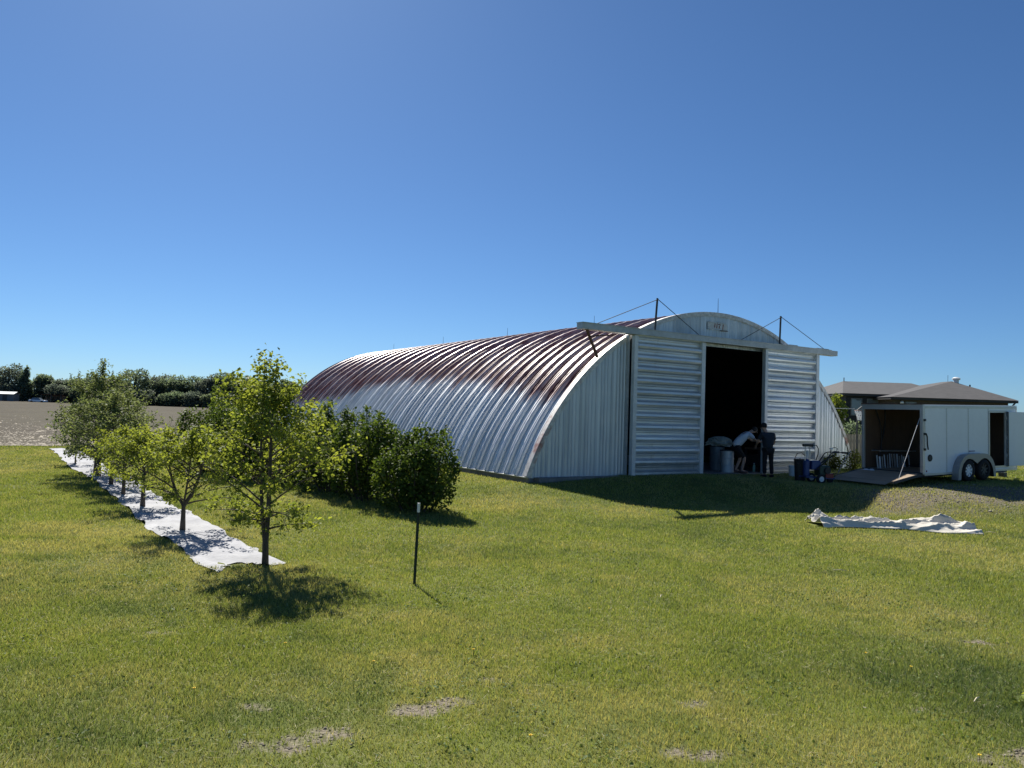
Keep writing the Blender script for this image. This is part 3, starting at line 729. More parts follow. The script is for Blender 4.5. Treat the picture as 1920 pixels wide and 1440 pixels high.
def wheel(x, y, r=.345, w=.20, hub=True, mrim=None):
    Wd = empty('wheel', (x, y, r-.0)); Wd.parent = TR
    MB().lathe([(r*.60,-w/2),(r*.90,-w/2),(r*.985,-w*.34),(r,-w*.1),(r,w*.1),(r*.985,w*.34),(r*.90,w/2),(r*.60,w/2),(r*.60,-w/2)], 28, (0,0,0), 'y').build('tyre', m_tyre, Wd, smooth=True)
    mb = MB().lathe([(r*.615,-w*.46),(r*.60,-w*.38),(r*.56,-w*.38),(r*.56,w*.3)], 28, (0,0,0), 'y', False)
    for k in range(8):
        t = k*math.pi/4 + .2
        mb.beam((math.cos(t)*r*.14, -w*.30, math.sin(t)*r*.14), (math.cos(t)*r*.58, -w*.33, math.sin(t)*r*.58), r*.16, .03, (0,1,0))
    mb.lathe([(0,-w*.42),(r*.13,-w*.42),(r*.2,-w*.3),(r*.2,-w*.1)], 14, (0,0,0), 'y')
    mb.build('rim', mrim or m_white, Wd)
    MB().lathe([(0,-w*.1),(r*.57,-w*.1)], 20, (0,0,0), 'y').build('brake_drum', m_black, Wd)
wheel(2.11, -.11); wheel(2.98, -.11, mrim=plain('dark_grey_rim', (.05,.052,.055), .5, .3))
for x in (2.11, 2.98): wheel(x, TWd+.11)
MB().tube([(2.11, -.05, .345), (2.11, TWd+.05, .345)], .04, 8).tube([(2.98, -.05, .345), (2.98, TWd+.05, .345)], .04, 8).build('axle', m_dark, TR)
MB().beam((.1, .35, .2), (TL, .35, .22), .06, .12).beam((.1, TWd-.35, .2), (TL, TWd-.35, .22), .06, .12).build('chassis', m_dark, TR)
MB().beam((TL, .35, .22), (TL+1.2, TWd/2, .36), .06, .12).beam((TL, TWd-.35, .22), (TL+1.2, TWd/2, .36), .06, .12).build('tongue', m_dark, TR)
MB().tube([(TL+1.1, TWd/2, .02), (TL+1.1, TWd/2, .8)], .035, 8).box((TL+1.0, TWd/2-.1, -.14), (TL+1.2, TWd/2+.1, .02)).build('tongue_jack', m_dark, TR)
MB().box((3.75, -.10, .20), (4.4, .02, .235)).build('step', m_dark, TR)
# ramp door lying on the ground behind
RP = empty('ramp', (-.02, 0, 0)); RP.parent = TR
MB().add([(0,.04,.30),(0,TWd-.04,.30),(-1.35,TWd-.04,.12),(-1.35,.04,.12),(0,.04,.25),(0,TWd-.04,.25),(-1.35,TWd-.04,.05),(-1.35,.04,.05)],
         [(0,1,2,3),(7,6,5,4),(0,3,7,4),(1,5,6,2),(3,2,6,7),(0,4,5,1)]).build('ramp_deck', m_rampwood, RP)
MB().beam((0,.02,.275), (-1.35,.02,.085), .03, .08).beam((0,TWd-.02,.275), (-1.35,TWd-.02,.085), .03, .08).build('ramp_edge', m_dark, RP)
MB().add([(-1.36,.1,.115),(-1.36,TWd-.1,.115),(-1.66,TWd-.1,.03),(-1.66,.1,.03)], [(0,1,2,3)]).build('ramp_flap', m_rampwood, RP)
m_seam = plain('seam_strip', (.46, .48, .49), .35, .3, .1, 6)
for x in (1.242, 2.422, 3.552):
    MB().box((x-.014, -.006, Tz0+.01), (x+.014, -.0005, Tz1-.05)).build('seam_strip', m_seam, TR)
for x in (.16, 1.19, 1.29, 2.37, 2.47, 3.50):
    rv = MB()
    for k in range(26): rv.box((x-.006, -.005, Tz0+.06+k*.078), (x+.006, -.0006, Tz0+.072+k*.078))
    rv.build('rivet_row', m_seam, TR)
MB().box((.1, -.014, Tz1-.10), (TL-.06, -.0008, Tz1-.042)).build('top_trim', m_wtrim, TR)
MB().tube([(-1.1, .06, .17), (.02, .10, 2.02)], .009, 6).build('ramp_cable', m_wtrim, TR)
# things carried inside
def thing_in(frame, p): return frame.matrix_basis @ Vector(p)
def top_thing(name, p, label, cat, group=None, rz=TT): return empty(name, thing_in(TR, p), (0, 0, rz), label, cat, group)
for k, (x, y, h, w) in enumerate(((.5, 1.98, 1.1, .05), (.9, 2.0, .95, .07))):
    pts = [(x + .28*math.sin(t*3.0)+.1*t, y, 2.3 - 1.75*t) for t in np.linspace(0, 1, 14)] if k == 0 else [(x + .15*math.sin(t*4+1), y, 2.28 - 1.8*t) for t in np.linspace(0, 1, 14)]
    o = MB().tube([thing_in(TR, p) for p in pts], .022, 6).build('hanging_hose', m_black, None, smooth=True)
    tag(o, ('looping black hose hung from the trailer ceiling' if k == 0 else 'straight black hose hung on the trailer far wall'), 'hose')
RK = top_thing('paint_can_rack', (.35, 1.72, .316), 'low rack of pale upright tubes along the trailer far wall', 'rack')
MB().tube([(0,0,.58),(1.9,0,.58)], .018, 6).tube([(0,.3,.58),(1.9,.3,.58)], .018, 6).build('rack_rail', m_wtrim, RK)
for k in range(14):
    x = .05 + k*.13; h = random.uniform(.38, .55)
    MB().tube([(x, .1, 0), (x+random.uniform(-.03,.03), .14, h)], random.choice((.018, .03, .025)), 6).build('upright_tube', random.choice((m_wtrim, m_black, m_white)), RK)
RG = top_thing('white_rag', (-.25, 1.55, .27), 'white crumpled rag lying on the top of the ramp', 'rag')
gg = np.random.default_rng(3); P = []
for i in range(12):
    P.append([(i*.06, j*.06 + gg.uniform(-.01,.01), .015 - .0*i + .05*gg.random()*(0<i<11)*(0<j<7)) for j in range(8)])
MB().grid(P).build('rag_cloth', plain('white_cotton', (.7,.72,.75), .9, 0, .06), RG)
HT = top_thing('hand_tools', (.45, .30, .316), 'bundle of long-handled tools leaning inside the trailer by the near post', 'tools')
for k in range(4): MB().tube([(k*.07, .0, 0), (k*.07+.05, -.12+k*.03, .95-.1*k)], .018, 6).build('tool_handle', (m_wtrim, m_black, m_white, m_rust)[k], HT)
SH = top_thing('tool_shelf', (4.0, 1.35, .316), 'wooden shelf with boxes seen through the trailer side door', 'shelf')
for z in (.0, .42, .95, 1.4): MB().box((-.4, 0, z), (1.0, .5, z+.03)).build('shelf_board', m_ply, SH)
for k, (x, z, w, h, m) in enumerate(((-.3,.98,.25,.3,m_black),(.05,.98,.3,.2,m_dark),(.4,.98,.25,.35,m_rust),(-.3,.45,.5,.25,m_dark),(.3,.45,.3,.3,m_black),(-.25,1.43,.3,.25,m_rust),(.15,1.43,.4,.3,m_black))):
    MB().box((x, .08, z), (x+w, .4, z+h)).build('stored_box', m, SH, bevel=.01)
def bucket(name, p, r, h, m, label, rz=0, group=None):
    B = empty(name, p, (0, 0, rz), label, 'bucket', group)
    MB().lathe([(r*.86,0),(r,h),(r*1.05,h),(r*1.05,h-.03),(r*1.0,h-.03)], 20).build('bucket_wall', m, B, smooth=False)
    MB().lathe([(0, h*.8),(r*.97, h*.8)], 20).build('bucket_content', m, B)
    MB().tube([(r*1.04*math.cos(t), -.01, h-.04 + (-.0) - .30*r*4*abs(math.sin(t))*.35) for t in np.linspace(0, math.pi, 9)], .005, 4).build('bail', m_dark, B)
    return B
m_bkt = plain('white_plastic', (.70, .72, .73), .4, 0, .06, 4)
bucket('white_pail', thing_in(TR, (4.25, .55, .316)), .15, .37, m_bkt, 'white pail standing inside the trailer side door')

# ------------------------------------------------------------------ clutter at the hangar door
def hz(u, v): return tz(*w2(u, v))
FZ0 = -.10
bucket('white_pail', (9.74, 26.5, tz(9.74, 26.5)), .15, .37, m_bkt, 'white pail on the grass beside the blue machine')
m_drum = plain('pale_grey_drum', (.42, .45, .47), .45, .3, .15, 2)
def drum(x, y, r, h, label, m):
    D = empty('steel_drum', (x, y, FZ0), (0,0,0), label, 'drum')
    MB().lathe([(r*.97,0),(r,.02),(r,h*.32),(r*1.03,h*.335),(r,h*.35),(r,h*.65),(r*1.03,h*.665),(r,h*.68),(r,h-.02),(r*.97,h)], 28).build('drum_body', m, D, smooth=False)
    MB().lathe([(r*1.02,h-.015),(r*1.05,h),(r*1.02,h+.02),(r*.94,h+.02),(r*.94,h-.02),(0,h-.02)], 28).build('drum_rim', m_dark, D)
    return D
drum(7.58, 26.9, .235, .76, 'pale grey steel drum standing just inside the hangar doorway', m_drum)
drum(7.45, 27.75, .26, .86, 'darker steel drum behind the pale one, under a cloth', plain('dull_blue_grey_drum', (.20,.24,.27), .5, .3, .2, 2))
CB = empty('cloth_bundle', (7.55, 27.7, FZ0+.885), (0,0,0), 'pale cloth bundle heaped on the rear drum', 'cloth')
gb = np.random.default_rng(9); P = []
for i in range(13):
    row = []
    for j in range(20):
        a = 2*math.pi*j/19; t = i/12; r = .42*math.sin(t*math.pi*.5)*(1+.18*math.sin(3*a)+.1*gb.normal()*(j not in (0,19)))
        if j == 19: row.append(row[0]); continue
        row.append((r*math.cos(a)*1.1, r*math.sin(a)*.7, .34*math.cos(t*math.pi*.5)**.8 + .03*math.sin(5*a+t*4)*t + .0))
    P.append(row)
MB().grid(P).build('cloth_heap', plain('pale_green_cloth', (.34,.37,.33), .9, 0, .12, 6), CB)
BO = empty('plastic_bottle', (8.75, 27.6, FZ0), (0,0,0), 'small pale green bottle on the hangar floor between the two people', 'bottle')
MB().lathe([(.045,0),(.05,.02),(.05,.2),(.02,.26),(.02,.29)], 14).build('bottle_body', plain('pale_green_plastic', (.35,.55,.42), .35), BO, smooth=True)
MB().lathe([(.024,.285),(.024,.315)], 12).build('bottle_cap', m_bkt, BO)
WB = empty('work_bench', (9.35, 28.3, FZ0), (0,0,TH), 'dark work bench the two people lean over inside the doorway', 'bench')
MB().box((-.7, -.35, .78), (.7, .35, .84)).build('bench_top', m_ply, WB)
for x, y in ((-.65,-.3),(.65,-.3),(-.65,.3),(.65,.3)): MB().box((x-.04, y-.04, 0), (x+.04, y+.04, .78)).build('leg', m_dark, WB)
MB().box((-.6, -.3, .2), (.6, .3, .6)).build('cabinet', m_dark, WB)

# walk-behind sprayer
m_blue = plain('blue_machine_paint', (.02, .045, .16), .4, .2, .2, 6)
m_dgreen = plain('dark_green_machine', (.02, .045, .035), .5, .1, .25, 6)
m_redp = plain('red_engine_paint', (.22, .025, .022), .4, .1, .15, 6)
MC = empty('airless_sprayer', (9.62, 24.25, tz(9.62, 24.25)), (0, 0, R_(12)), 'blue walk-behind sprayer machine with handlebars parked before the right hangar door', 'machine')
MB().beam((-.45,-.18,.20), (.55,-.18,.16), .04).beam((-.45,.18,.20), (.55,.18,.16), .04).beam((-.3,-.18,.2), (-.3,.18,.2), .04).beam((.4,-.18,.17), (.4,.18,.17), .04).build('chassis', m_blue, MC)
for y in (-.27, .27):
    Wm = empty('wheel', (.02, y, .15)); Wm.parent = MC
    MB().lathe([(.085,-.045),(.13,-.05),(.15,-.03),(.15,.03),(.13,.05),(.085,.045),(.085,-.045)], 22, (0,0,0), 'y').build('tyre', m_tyre, Wm, smooth=True)
    MB().lathe([(0,-.05),(.03,-.05),(.04,-.035),(.088,-.04),(.088,.04)], 20, (0,0,0), 'y').build('hub', m_bkt, Wm)
MB().lathe([(.07,-.03),(.1,-.03),(.11,0),(.1,.03),(.07,.03)], 16, (.52,0,.11), 'y').build('caster', m_tyre, MC)
MB().lathe([(.09,.22),(.10,.25),(.10,.68),(.06,.74),(.0,.76)], 16, (-.32,0,0)).build('pump_housing', m_blue, MC, smooth=False)
MB().box((-.20,-.12,.42), (.12,.12,.70)).build('motor_housing', m_blue, MC, bevel=.03)
for x in (-.40, -.24): MB().tube([(x, -.05, .70), (x, -.05, 1.16)], .018, 8).build('guide_rod', m_wtrim, MC)
MB().box((-.47,-.10,1.14), (-.14,.02,1.22)).build('pump_head', m_black, MC, bevel=.015)
MB().lathe([(.035,.78),(.035,1.02)], 12, (-.27,.03,0)).build('filter_bowl', m_bkt, MC)
MB().box((.05,-.17,.24), (.42,.17,.56)).build('engine_block', m_dgreen, MC, bevel=.04)
MB().box((.24,-.2,.14), (.52,.2,.32)).build('engine_base', m_redp, MC, bevel=.03)
MB().lathe([(0,-.05),(.10,-.05),(.11,-.02),(.11,.03)], 16, (.3,-.17,.40), 'y').build('starter_cover', m_black, MC)
for y in (-.16, .16):
    MB().tube([(-.05,y,.45), (.25,y,.70), (.42,y,.93), (.52,y,.97), (.86,y*1.3,.98)], .017, 7).build('handle_bar', m_black, MC, smooth=True)
    MB().tube([(.78,y*1.28,.98), (.98,y*1.35,.97)], .032, 8).build('handle_grip', m_black, MC)
MB().tube([(.05,-.1,.6), (.62,-.1,.92)], .016, 6).build('handle_strut', m_black, MC)
MB().tube([(.44,-.1,.95), (.47,-.1,1.07), (.58,-.1,1.14), (.70,-.1,1.10), (.66,-.1,.99)], .011, 6).build('lever_bail', m_dark, MC, smooth=True)
MB().box((.44,-.13,1.07), (.52,-.07,1.115)).build('mirror_plate', m_bkt, MC)
MB().tube([(-.14,-.05,1.18), (-.02,-.05,1.19), (.06,-.05,1.08), (.05,-.05,.9), (-.02,-.05,.72)], .014, 6).build('pressure_hose', m_black, MC, smooth=True)
MB().tube([(-.42,-.08,.85),(-.55,-.1,.95),(-.72,-.12,.92),(-.80,-.12,.78),(-.72,-.1,.62),(-.60,-.05,.60)], .014, 6).build('suction_hose', m_black, MC, smooth=True)
BB = empty('black_drum_bin', (9.42, 25.0, tz(9.42, 25.0)), (0,0,0), 'tall black plastic bin behind the blue sprayer', 'bin')
MB().lathe([(.16,0),(.19,.66),(.205,.68),(.205,.70),(.17,.70),(.17,.62),(0,.60)], 20).build('bin_wall', m_black, BB)
o = MB().tube([(9.74,26.4,.20),(9.72,26.1,.30),(9.6,25.6,.38),(9.45,25.1,.55)], .016, 6).build('spray_hose', m_black, None, smooth=True); tag(o, 'black hose running from the white pail to the bin', 'hose')
o = MB().tube([(10.15,24.5,.12),(10.6,24.9,.10),(11.0,25.6,.30),(11.6,26.6,.55),(12.3,27.8,.75)], .016, 6).build('spray_hose', m_black, None, smooth=True); tag(o, 'black hose rising from the sprayer towards the weeds by the trailer', 'hose')

# ------------------------------------------------------------------ people
def skin(name, J, E, m, parent, root, sub=2, smooth=True):
    names = list(J); me = bpy.data.meshes.new(name)
    me.from_pydata([J[k][0] for k in names], [(names.index(a), names.index(b_)) for a, b_ in E], [])
    o = link_mesh(name, me, m, parent)
    md = o.modifiers.new('skin', 'SKIN'); md.use_smooth_shade = smooth
    if not me.skin_vertices: pass
    sv = me.skin_vertices[0].data
    for i, k in enumerate(names):
        r = J[k][1]; sv[i].radius = (r, r) if not isinstance(r, tuple) else r
        sv[i].use_root = (k == root)
    s_ = o.modifiers.new('sub', 'SUBSURF'); s_.levels = sub; s_.render_levels = sub
    return o
def hand(J, E, w, p, fwd, side):
    p = Vector(p); f = Vector(fwd).normalized(); s_ = Vector(side).normalized(); dn = f.cross(s_)
    J[w+'palm'] = (tuple(p + f*.06), (.034, .016)); E.append((w, w+'palm'))
    for k in range(4):
        a = p + f*.10 + s_*(.027 - .018*k); ln = (.042, .048, .044, .034)[k]
        J[f'{w}f{k}a'] = (tuple(a), .009); J[f'{w}f{k}b'] = (tuple(a + f*ln*.8 - Vector((0,0,.02))), .008); J[f'{w}f{k}c'] = (tuple(a + f*ln*1.1 - Vector((0,0,.05))), .007)
        E += [(w+'palm', f'{w}f{k}a'), (f'{w}f{k}a', f'{w}f{k}b'), (f'{w}f{k}b', f'{w}f{k}c')]
    J[w+'ta'] = (tuple(p + f*.05 + s_*.045), .010); J[w+'tb'] = (tuple(p + f*.09 + s_*.06), .008); E += [(w+'palm', w+'ta'), (w+'ta', w+'tb')]
m_skin = plain('skin', (.42, .26, .19), .55, 0, .08, 6)
m_wshirt = plain('white_cotton_shirt', (.62, .66, .72), .9, 0, .06, 5)
m_navy = plain('dark_navy_cotton', (.018, .024, .036), .9, 0, .2, 5)
m_blackcl = plain('black_cotton', (.010, .010, .013), .9, 0, .2, 5)
m_hair = plain('dark_hair', (.02, .014, .010), .7, 0, .2, 20)
def person(loc, rz, label, J, shirt, shorts, headp, headdir, mtop, mbot, cap, long_):
    P_ = empty('person', loc, (0,0,rz), label, 'person')
    E = [('pel','spi'),('spi','che'),('che','nek'),('nek','hed'),('hed','het'),('che','shL'),('shL','elL'),('elL','wrL'),('che','shR'),('shR','elR'),('elR','wrR'),
         ('pel','hiL'),('hiL','knL'),('knL','anL'),('anL','toL'),('pel','hiR'),('hiR','knR'),('knR','anR'),('anR','toR')]
    JJ = dict(J); EE = list(E)
    for w, e in (('wrL','elL'),('wrR','elR')):
        f = Vector(J[w][0]) - Vector(J[e][0]); hand(JJ, EE, w, J[w][0], f, Vector((0,0,1)).cross(f) * (1 if w == 'wrL' else -1))
    for k in ('pel','spi','che','shL','shR','hiL','hiR'): JJ[k] = (JJ[k][0], JJ[k][1]*.72)
    skin('body', JJ, EE, m_skin, P_, 'pel')
    # face: nose, ears, eyes
    hp = Vector(headp); hd = Vector(headdir).normalized(); sd_ = hd.cross(Vector((0,0,1))).normalized()
    fa = MB().tube([hp + hd*.085 + Vector((0,0,.02)), hp + hd*.118 - Vector((0,0,.012))], [.010, .016], 6)
    for s_ in (-1, 1): fa.tube([hp + sd_*s_*.082 + Vector((0,0,.025)), hp + sd_*s_*.088 - Vector((0,0,.03))], [.02, .012], 6)
    fa.build('face_features', m_skin, P_, smooth=True)
    ey = MB()
    for s_ in (-1, 1): ey.tube([hp + hd*.082 + sd_*s_*.034 + Vector((0,0,.02)), hp + hd*.092 + sd_*s_*.034 + Vector((0,0,.02))], .011, 6)
    ey.build('eyes', m_black, P_)
    ts = {k: (J[k][0], J[k][1]*1.16 if k not in ('shL','shR') else J[k][1]*1.18) for k in ('pel','spi','che','shL','shR')}
    ts['pel'] = (tuple(Vector(J['pel'][0]) - (Vector(J['spi'][0])-Vector(J['pel'][0]))*.25), J['pel'][1]*1.12)
    ts['neb'] = (tuple(Vector(J['che'][0]).lerp(Vector(J['nek'][0]), .55)), J['nek'][1]*1.35)
    for s_ in 'LR': ts['sl'+s_] = (tuple(Vector(J['sh'+s_][0]).lerp(Vector(J['el'+s_][0]), .72)), J['el'+s_][1]*1.55)
    skin('shirt', ts, [('pel','spi'),('spi','che'),('che','neb'),('che','shL'),('shL','slL'),('che','shR'),('shR','slR')], mtop, P_, 'che')
    tb = {k: (J[k][0], J[k][1]*(.84 if k == 'pel' else 1.13)) for k in ('pel','hiL','hiR','knL','knR')}
    e = [('pel','hiL'),('hiL','knL'),('pel','hiR'),('hiR','knR')]
    if long_:
        for s_ in 'LR': tb['an'+s_] = (J['an'+s_][0], J['an'+s_][1]*1.6); e.append(('kn'+s_, 'an'+s_))
    skin('trousers' if long_ else 'shorts', tb, e, mbot, P_, 'pel')
    for s_ in 'LR':
        a = Vector(J['an'+s_][0]); t = Vector(J['to'+s_][0]); d = (t-a); d.z = 0; d.normalize()
        MB().tube([Vector((a.x, a.y, .05)) - d*.07, Vector((a.x, a.y, .055)), Vector((t.x, t.y, .04)), Vector((t.x, t.y, .035)) + d*.06], [.045, .052, .045, .025], 8).build('shoe', m_blackcl if long_ else m_rust, P_, smooth=True)
    hb = MB().lathe([(.0,.115),(.05,.108),(.085,.075),(.102,.03),(.104,-.01),(.095,-.05)], 16, tuple(hp - hd*.012 + Vector((0,0,.03))))
    if cap: hb.add([hp + hd*.08 + sd_*.08 + Vector((0,0,.055)), hp + hd*.20 + sd_*.06 + Vector((0,0,.04)), hp + hd*.20 - sd_*.06 + Vector((0,0,.04)), hp + hd*.08 - sd_*.08 + Vector((0,0,.055))], [(0,1,2,3)])
    hb.build('cap' if cap else 'hair', m_blackcl if cap else m_hair, P_, smooth=True)
    return P_
J2 = dict(pel=((0,0,.94),.155), spi=((0,.02,1.15),.150), che=((-.01,.06,1.37),.165), nek=((-.05,.11,1.54),.062), hed=((-.09,.15,1.63),.085), het=((-.10,.17,1.72),.085),
          shL=((-.20,.07,1.43),.078), elL=((-.28,.20,1.18),.050), wrL=((-.20,.42,1.05),.034), shR=((.20,.05,1.42),.078), elR=((.28,.10,1.15),.050), wrR=((.18,.34,1.03),.034),
          hiL=((-.10,0,.88),.10), knL=((-.115,.02,.50),.066), anL=((-.125,-.01,.10),.044), toL=((-.14,.13,.05),.040), hiR=((.10,0,.88),.10), knR=((.125,.02,.50),.066), anR=((.14,-.02,.10),.044), toR=((.16,.12,.05),.040))
person((8.66, 25.85, tz(8.66, 25.85)), R_(12), 'person in dark navy shirt and black trousers standing with back turned before the doorway', J2, None, None, (-.095,.16,1.675), (-.5,.8,-.35), m_navy, m_blackcl, True, True)
J1 = dict(pel=((-.24,0,.92),.150), spi=((-.10,.0,1.11),.145), che=((.10,.0,1.32),.155), nek=((.30,.0,1.44),.060), hed=((.40,.0,1.46),.083), het=((.46,.0,1.50),.085),
          shL=((.18,.19,1.36),.072), elL=((.42,.22,1.13),.046), wrL=((.66,.14,1.12),.032), shR=((.18,-.19,1.36),.072), elR=((.40,-.22,1.14),.046), wrR=((.62,-.12,1.10),.032),
          hiL=((-.20,.10,.86),.10), knL=((.0,.13,.50),.066), anL=((-.16,.14,.10),.044), toL=((-.02,.15,.05),.040), hiR=((-.20,-.10,.86),.10), knR=((.05,-.12,.52),.066), anR=((-.05,-.12,.10),.044), toR=((.10,-.13,.05),.040))
person((8.05, 26.75, FZ0), R_(6), 'person in white shirt and dark shorts bending forward inside the doorway', J1, None, None, (.45,.0,1.47), (.85,.1,-.5), m_wshirt, m_blackcl, False, False)

# ------------------------------------------------------------------ house behind the trailer
HZ = -.05
m_shingle, nt, b = newmat('grey_asphalt_shingle')
co = objco(nt)
br = N(nt, 'ShaderNodeTexBrick'); br.inputs['Scale'].default_value = 1.0; br.inputs['Brick Width'].default_value = .33; br.inputs['Row Height'].default_value = .14
br.inputs['Color1'].default_value = (.042,.042,.045,1); br.inputs['Color2'].default_value = (.068,.067,.070,1); br.inputs['Mortar'].default_value = (.04,.04,.04,1); br.inputs['Mortar Size'].default_value = .008
nt.links.new(co, br.inputs['Vector'])
nt.links.new(mixc(nt, mth(nt, 'MULTIPLY', noise(nt, co, 3, 5), .6), br.outputs[0], (.095,.094,.098)), b.inputs['Base Color']); b.inputs['Roughness'].default_value = .9
m_hwallL = plain('dark_house_siding', (.020, .021, .026), .7, 0, .15, 2)
m_hwallR = plain('brown_house_siding', (.085, .066, .054), .8, 0, .15, 2)
m_fascia = plain('dark_fascia', (.022, .020, .020), .6, 0, .2, 3)
m_glass, nt, b = newmat('window_glass'); b.inputs['Base Color'].default_value = (.12,.15,.18,1); b.inputs['Roughness'].default_value = .06; b.inputs['Specular IOR Level'].default_value = .8
nt.links.new(ramp(nt, noise(nt, objco(nt), 2, 2), [(.3, .04), (.7, .12)]), b.inputs['Roughness'])
HS = empty('bungalow', (27, 50, HZ), (0,0,0), 'dark bungalow with grey hip roofs behind the cargo trailer', 'house')
MB().box((-5.05, .45, 0), (2.0, 8.2, 3.70)).build('wall', m_hwallL, HS)
MB().box((-2.95, -1.55, 0), (4.3, 6.0, 3.48)).build('wall', m_hwallR, HS)
def hip(x0, x1, y0, y1, ze, r0, r1, zr, th=.16):
    V = [(x0,y0,ze),(x1,y0,ze),(x1,y1,ze),(x0,y1,ze),r0+(zr,),r1+(zr,)]
    top = MB().add(V, [(0,1,5,4),(2,3,4,5),(1,2,5),(3,0,4)])
    r = top.build('roof', m_shingle, HS, fix=False)
    MB().box((x0+.03, y0+.03, ze-th), (x1-.03, y1-.03, ze-.012)).build('fascia', m_fascia, r)
    return r
rl = hip(-5.45, 2.4, .05, 8.6, 3.74, (-3.6, 4.3), (1.2, 4.3), 4.74)
rr_ = hip(-3.35, 4.7, -2.0, 6.4, 3.52, (2.75, 2.0), (2.75, 3.2), 4.84)
MB().tube([(-3.55, 4.3, 4.7), (-3.55, 4.3, 5.0)], .03, 6).build('finial', m_fascia, rl)
MB().lathe([(.16,0),(.16,.22),(.24,.24),(.26,.34),(.12,.42),(0,.43)], 14, (3.0, 1.9, 4.70)).build('roof_vent', m_bkt, rr_)
MB().tube([(3.75, 1.6, 4.25), (3.75, 1.6, 4.62)], .05, 8).build('vent_pipe', m_dark, rr_)
MB().tube([(4.3, .6, 3.75), (4.3, .6, 4.05)], .05, 8).build('vent_pipe', m_dark, rr_)
MB().tube([(2.55, 2.1, 4.8), (2.55, 2.1, 5.25)], .012, 5).build('antenna', m_dark, rr_)
def window(x0, x1, z0, z1, y):
    Wn = empty('window', (0, 0, 0)); Wn.parent = HS; t = .06
    for lo, hi in (((x0,y-.04,z0),(x0+t,y-.003,z1)), ((x1-t,y-.04,z0),(x1,y-.003,z1)), ((x0+t,y-.039,z1-t),(x1-t,y-.003,z1)), ((x0+t,y-.039,z0),(x1-t,y-.003,z0+t))):
        MB().box(lo, hi).build('frame', plain('grey_window_frame', (.16,.17,.18), .5), Wn)
    MB().box((x0+t,y-.018,z0+t),(x1-t,y-.004,z1-t)).build('pane', m_glass, Wn)
window(-4.75, -4.0, 2.3, 3.44, .45); window(-3.68, -2.85, 2.3, 3.44, .45)
window(-2.2, -1.5, 2.6, 3.26, -1.55)
MB().lathe([(0,-.12),(.08,-.09),(.12,0),(.08,.09),(0,.12)], 12, (-2.5, -1.75, 3.18)).build('wall_lamp', m_bkt, HS, smooth=True)
MB().tube([(4.5, -1.9, 3.36), (4.5, -1.6, 3.15), (4.2, -1.62, 2.9), (4.2, -1.62, 0)], .05, 6).build('downspout', m_fascia, HS)

# trees, shrubs, fence and hoop beside the house
def lobe_tree(name, x, y, h, r, n, ls, m, label, group, seed, shape='round', trunk=.25):
    g = random.Random(seed); z = tz(x, y); T = empty(name, (x, y, z-.05), (0,0,0), label, 'tree', group); lobes = []
    if shape == 'spire':
        for i in range(7):
            t = i/6; lobes.append((g.uniform(-.1,.1)*r, g.uniform(-.1,.1)*r, h*(.12+.8*t), r*(1-t*.85)*.9+.12, r*(1-t*.85)*.9+.12, h*.13))
    else:
        k = 17
        for i in range(k):
            a = i*2.399; t = (i+.5)/k; rr = r*.62*math.sqrt(1-(2*t-1)**2*.8)*g.uniform(.7, 1.1)
            s_ = r*g.uniform(.22, .56)
            lobes.append((rr*math.cos(a), rr*math.sin(a), h*(trunk + (1-trunk)*(.16+.70*t)), s_, s_, s_*min(1.1, .8*h/r*.5)))
    gg_ = np.random.default_rng(seed); C = blob_points(lobes, n, gg_, .35)
    bright = np.clip(vnoise(C[:,0]+seed, C[:,2]+C[:,1]*.7, r*.4)*1.2 - .1, 0, 1)
    tb = MB().tube([(0,0,-.2),(0,0,h*.3),(.03*h,0,h*.8)], [.035*h, .026*h, .006*h], 7)
    for l in lobes[::2]: tb.tube([(0,0,h*trunk*.9), (l[0]*.6, l[1]*.6, l[2]*.85), (l[0], l[1], l[2])], [.014*h, .009*h, .004*h], 5)
    tb.build('trunk', m_bark, T, fix=False)
    link_mesh('crown', leaf_mesh('crown', C, ls, m, .8, .1, bright, .3, seed), None, T)
lobe_tree('garden_tree', 19.75, 47.0, 3.9, .85, 3000, .15, m_leafA, 'green garden tree between the hangar and the dark house', None, 61, trunk=.12)
shrub('dark_garden_shrub', 18.0, 41.0, [(-.5,0,.8,.6,.6,.8),(.3,.1,1.0,.7,.6,1.0),(1.0,0,.75,.6,.6,.7)], 2600, .12, m_leafF, 'dark shrub behind the board fence by the trailer', None, 62)
for k, (x, y, s_) in enumerate(((12.75, 28.6, 1.0), (12.3, 29.3, .8))):
    shrub('weed_clump', x, y, [(-.15,0,.35*s_,.25,.25,.4*s_),(.15,.1,.3*s_,.25,.25,.36*s_),(0,-.1,.45*s_,.2,.2,.42*s_)], 900, .075, m_leafY, ('taller yellow green weed clump beside the trailer ramp' if k == 0 else 'lower yellow green weed clump against the hangar corner'), None, 70+k, 'weeds')
FN = empty('board_fence', (13.6, 34, tz(14.5, 34)), (0,0,0), 'grey weathered board fence seen between hangar and trailer', 'fence')
m_fence = plain('weathered_board', (.23, .21, .17), .9, 0, .25, 4, stretch=(1,1,.15))
bm_ = MB().box((0,0,0), (.135,.022,1.30)).mesh('fence_board', m_fence)
for k in range(22):
    o = link_mesh('fence_board', bm_, None, FN); o.location = (k*.15, .004*(k % 3), random.uniform(-.02, .02))
for z in (.35, 1.0): MB().box((-.02, .035, z), (3.3, .075, z+.09)).build('fence_rail', m_fence, FN)
HP = empty('basketball_hoop', (14.95, 33, tz(14.95, 33)), (0,0,0), 'low basketball hoop with white net beside the trailer rear', 'hoop')
MB().tube([(.05,.35,0),(.05,.35,2.35),(.3,.2,2.6)], .04, 8).build('pole', m_dark, HP)
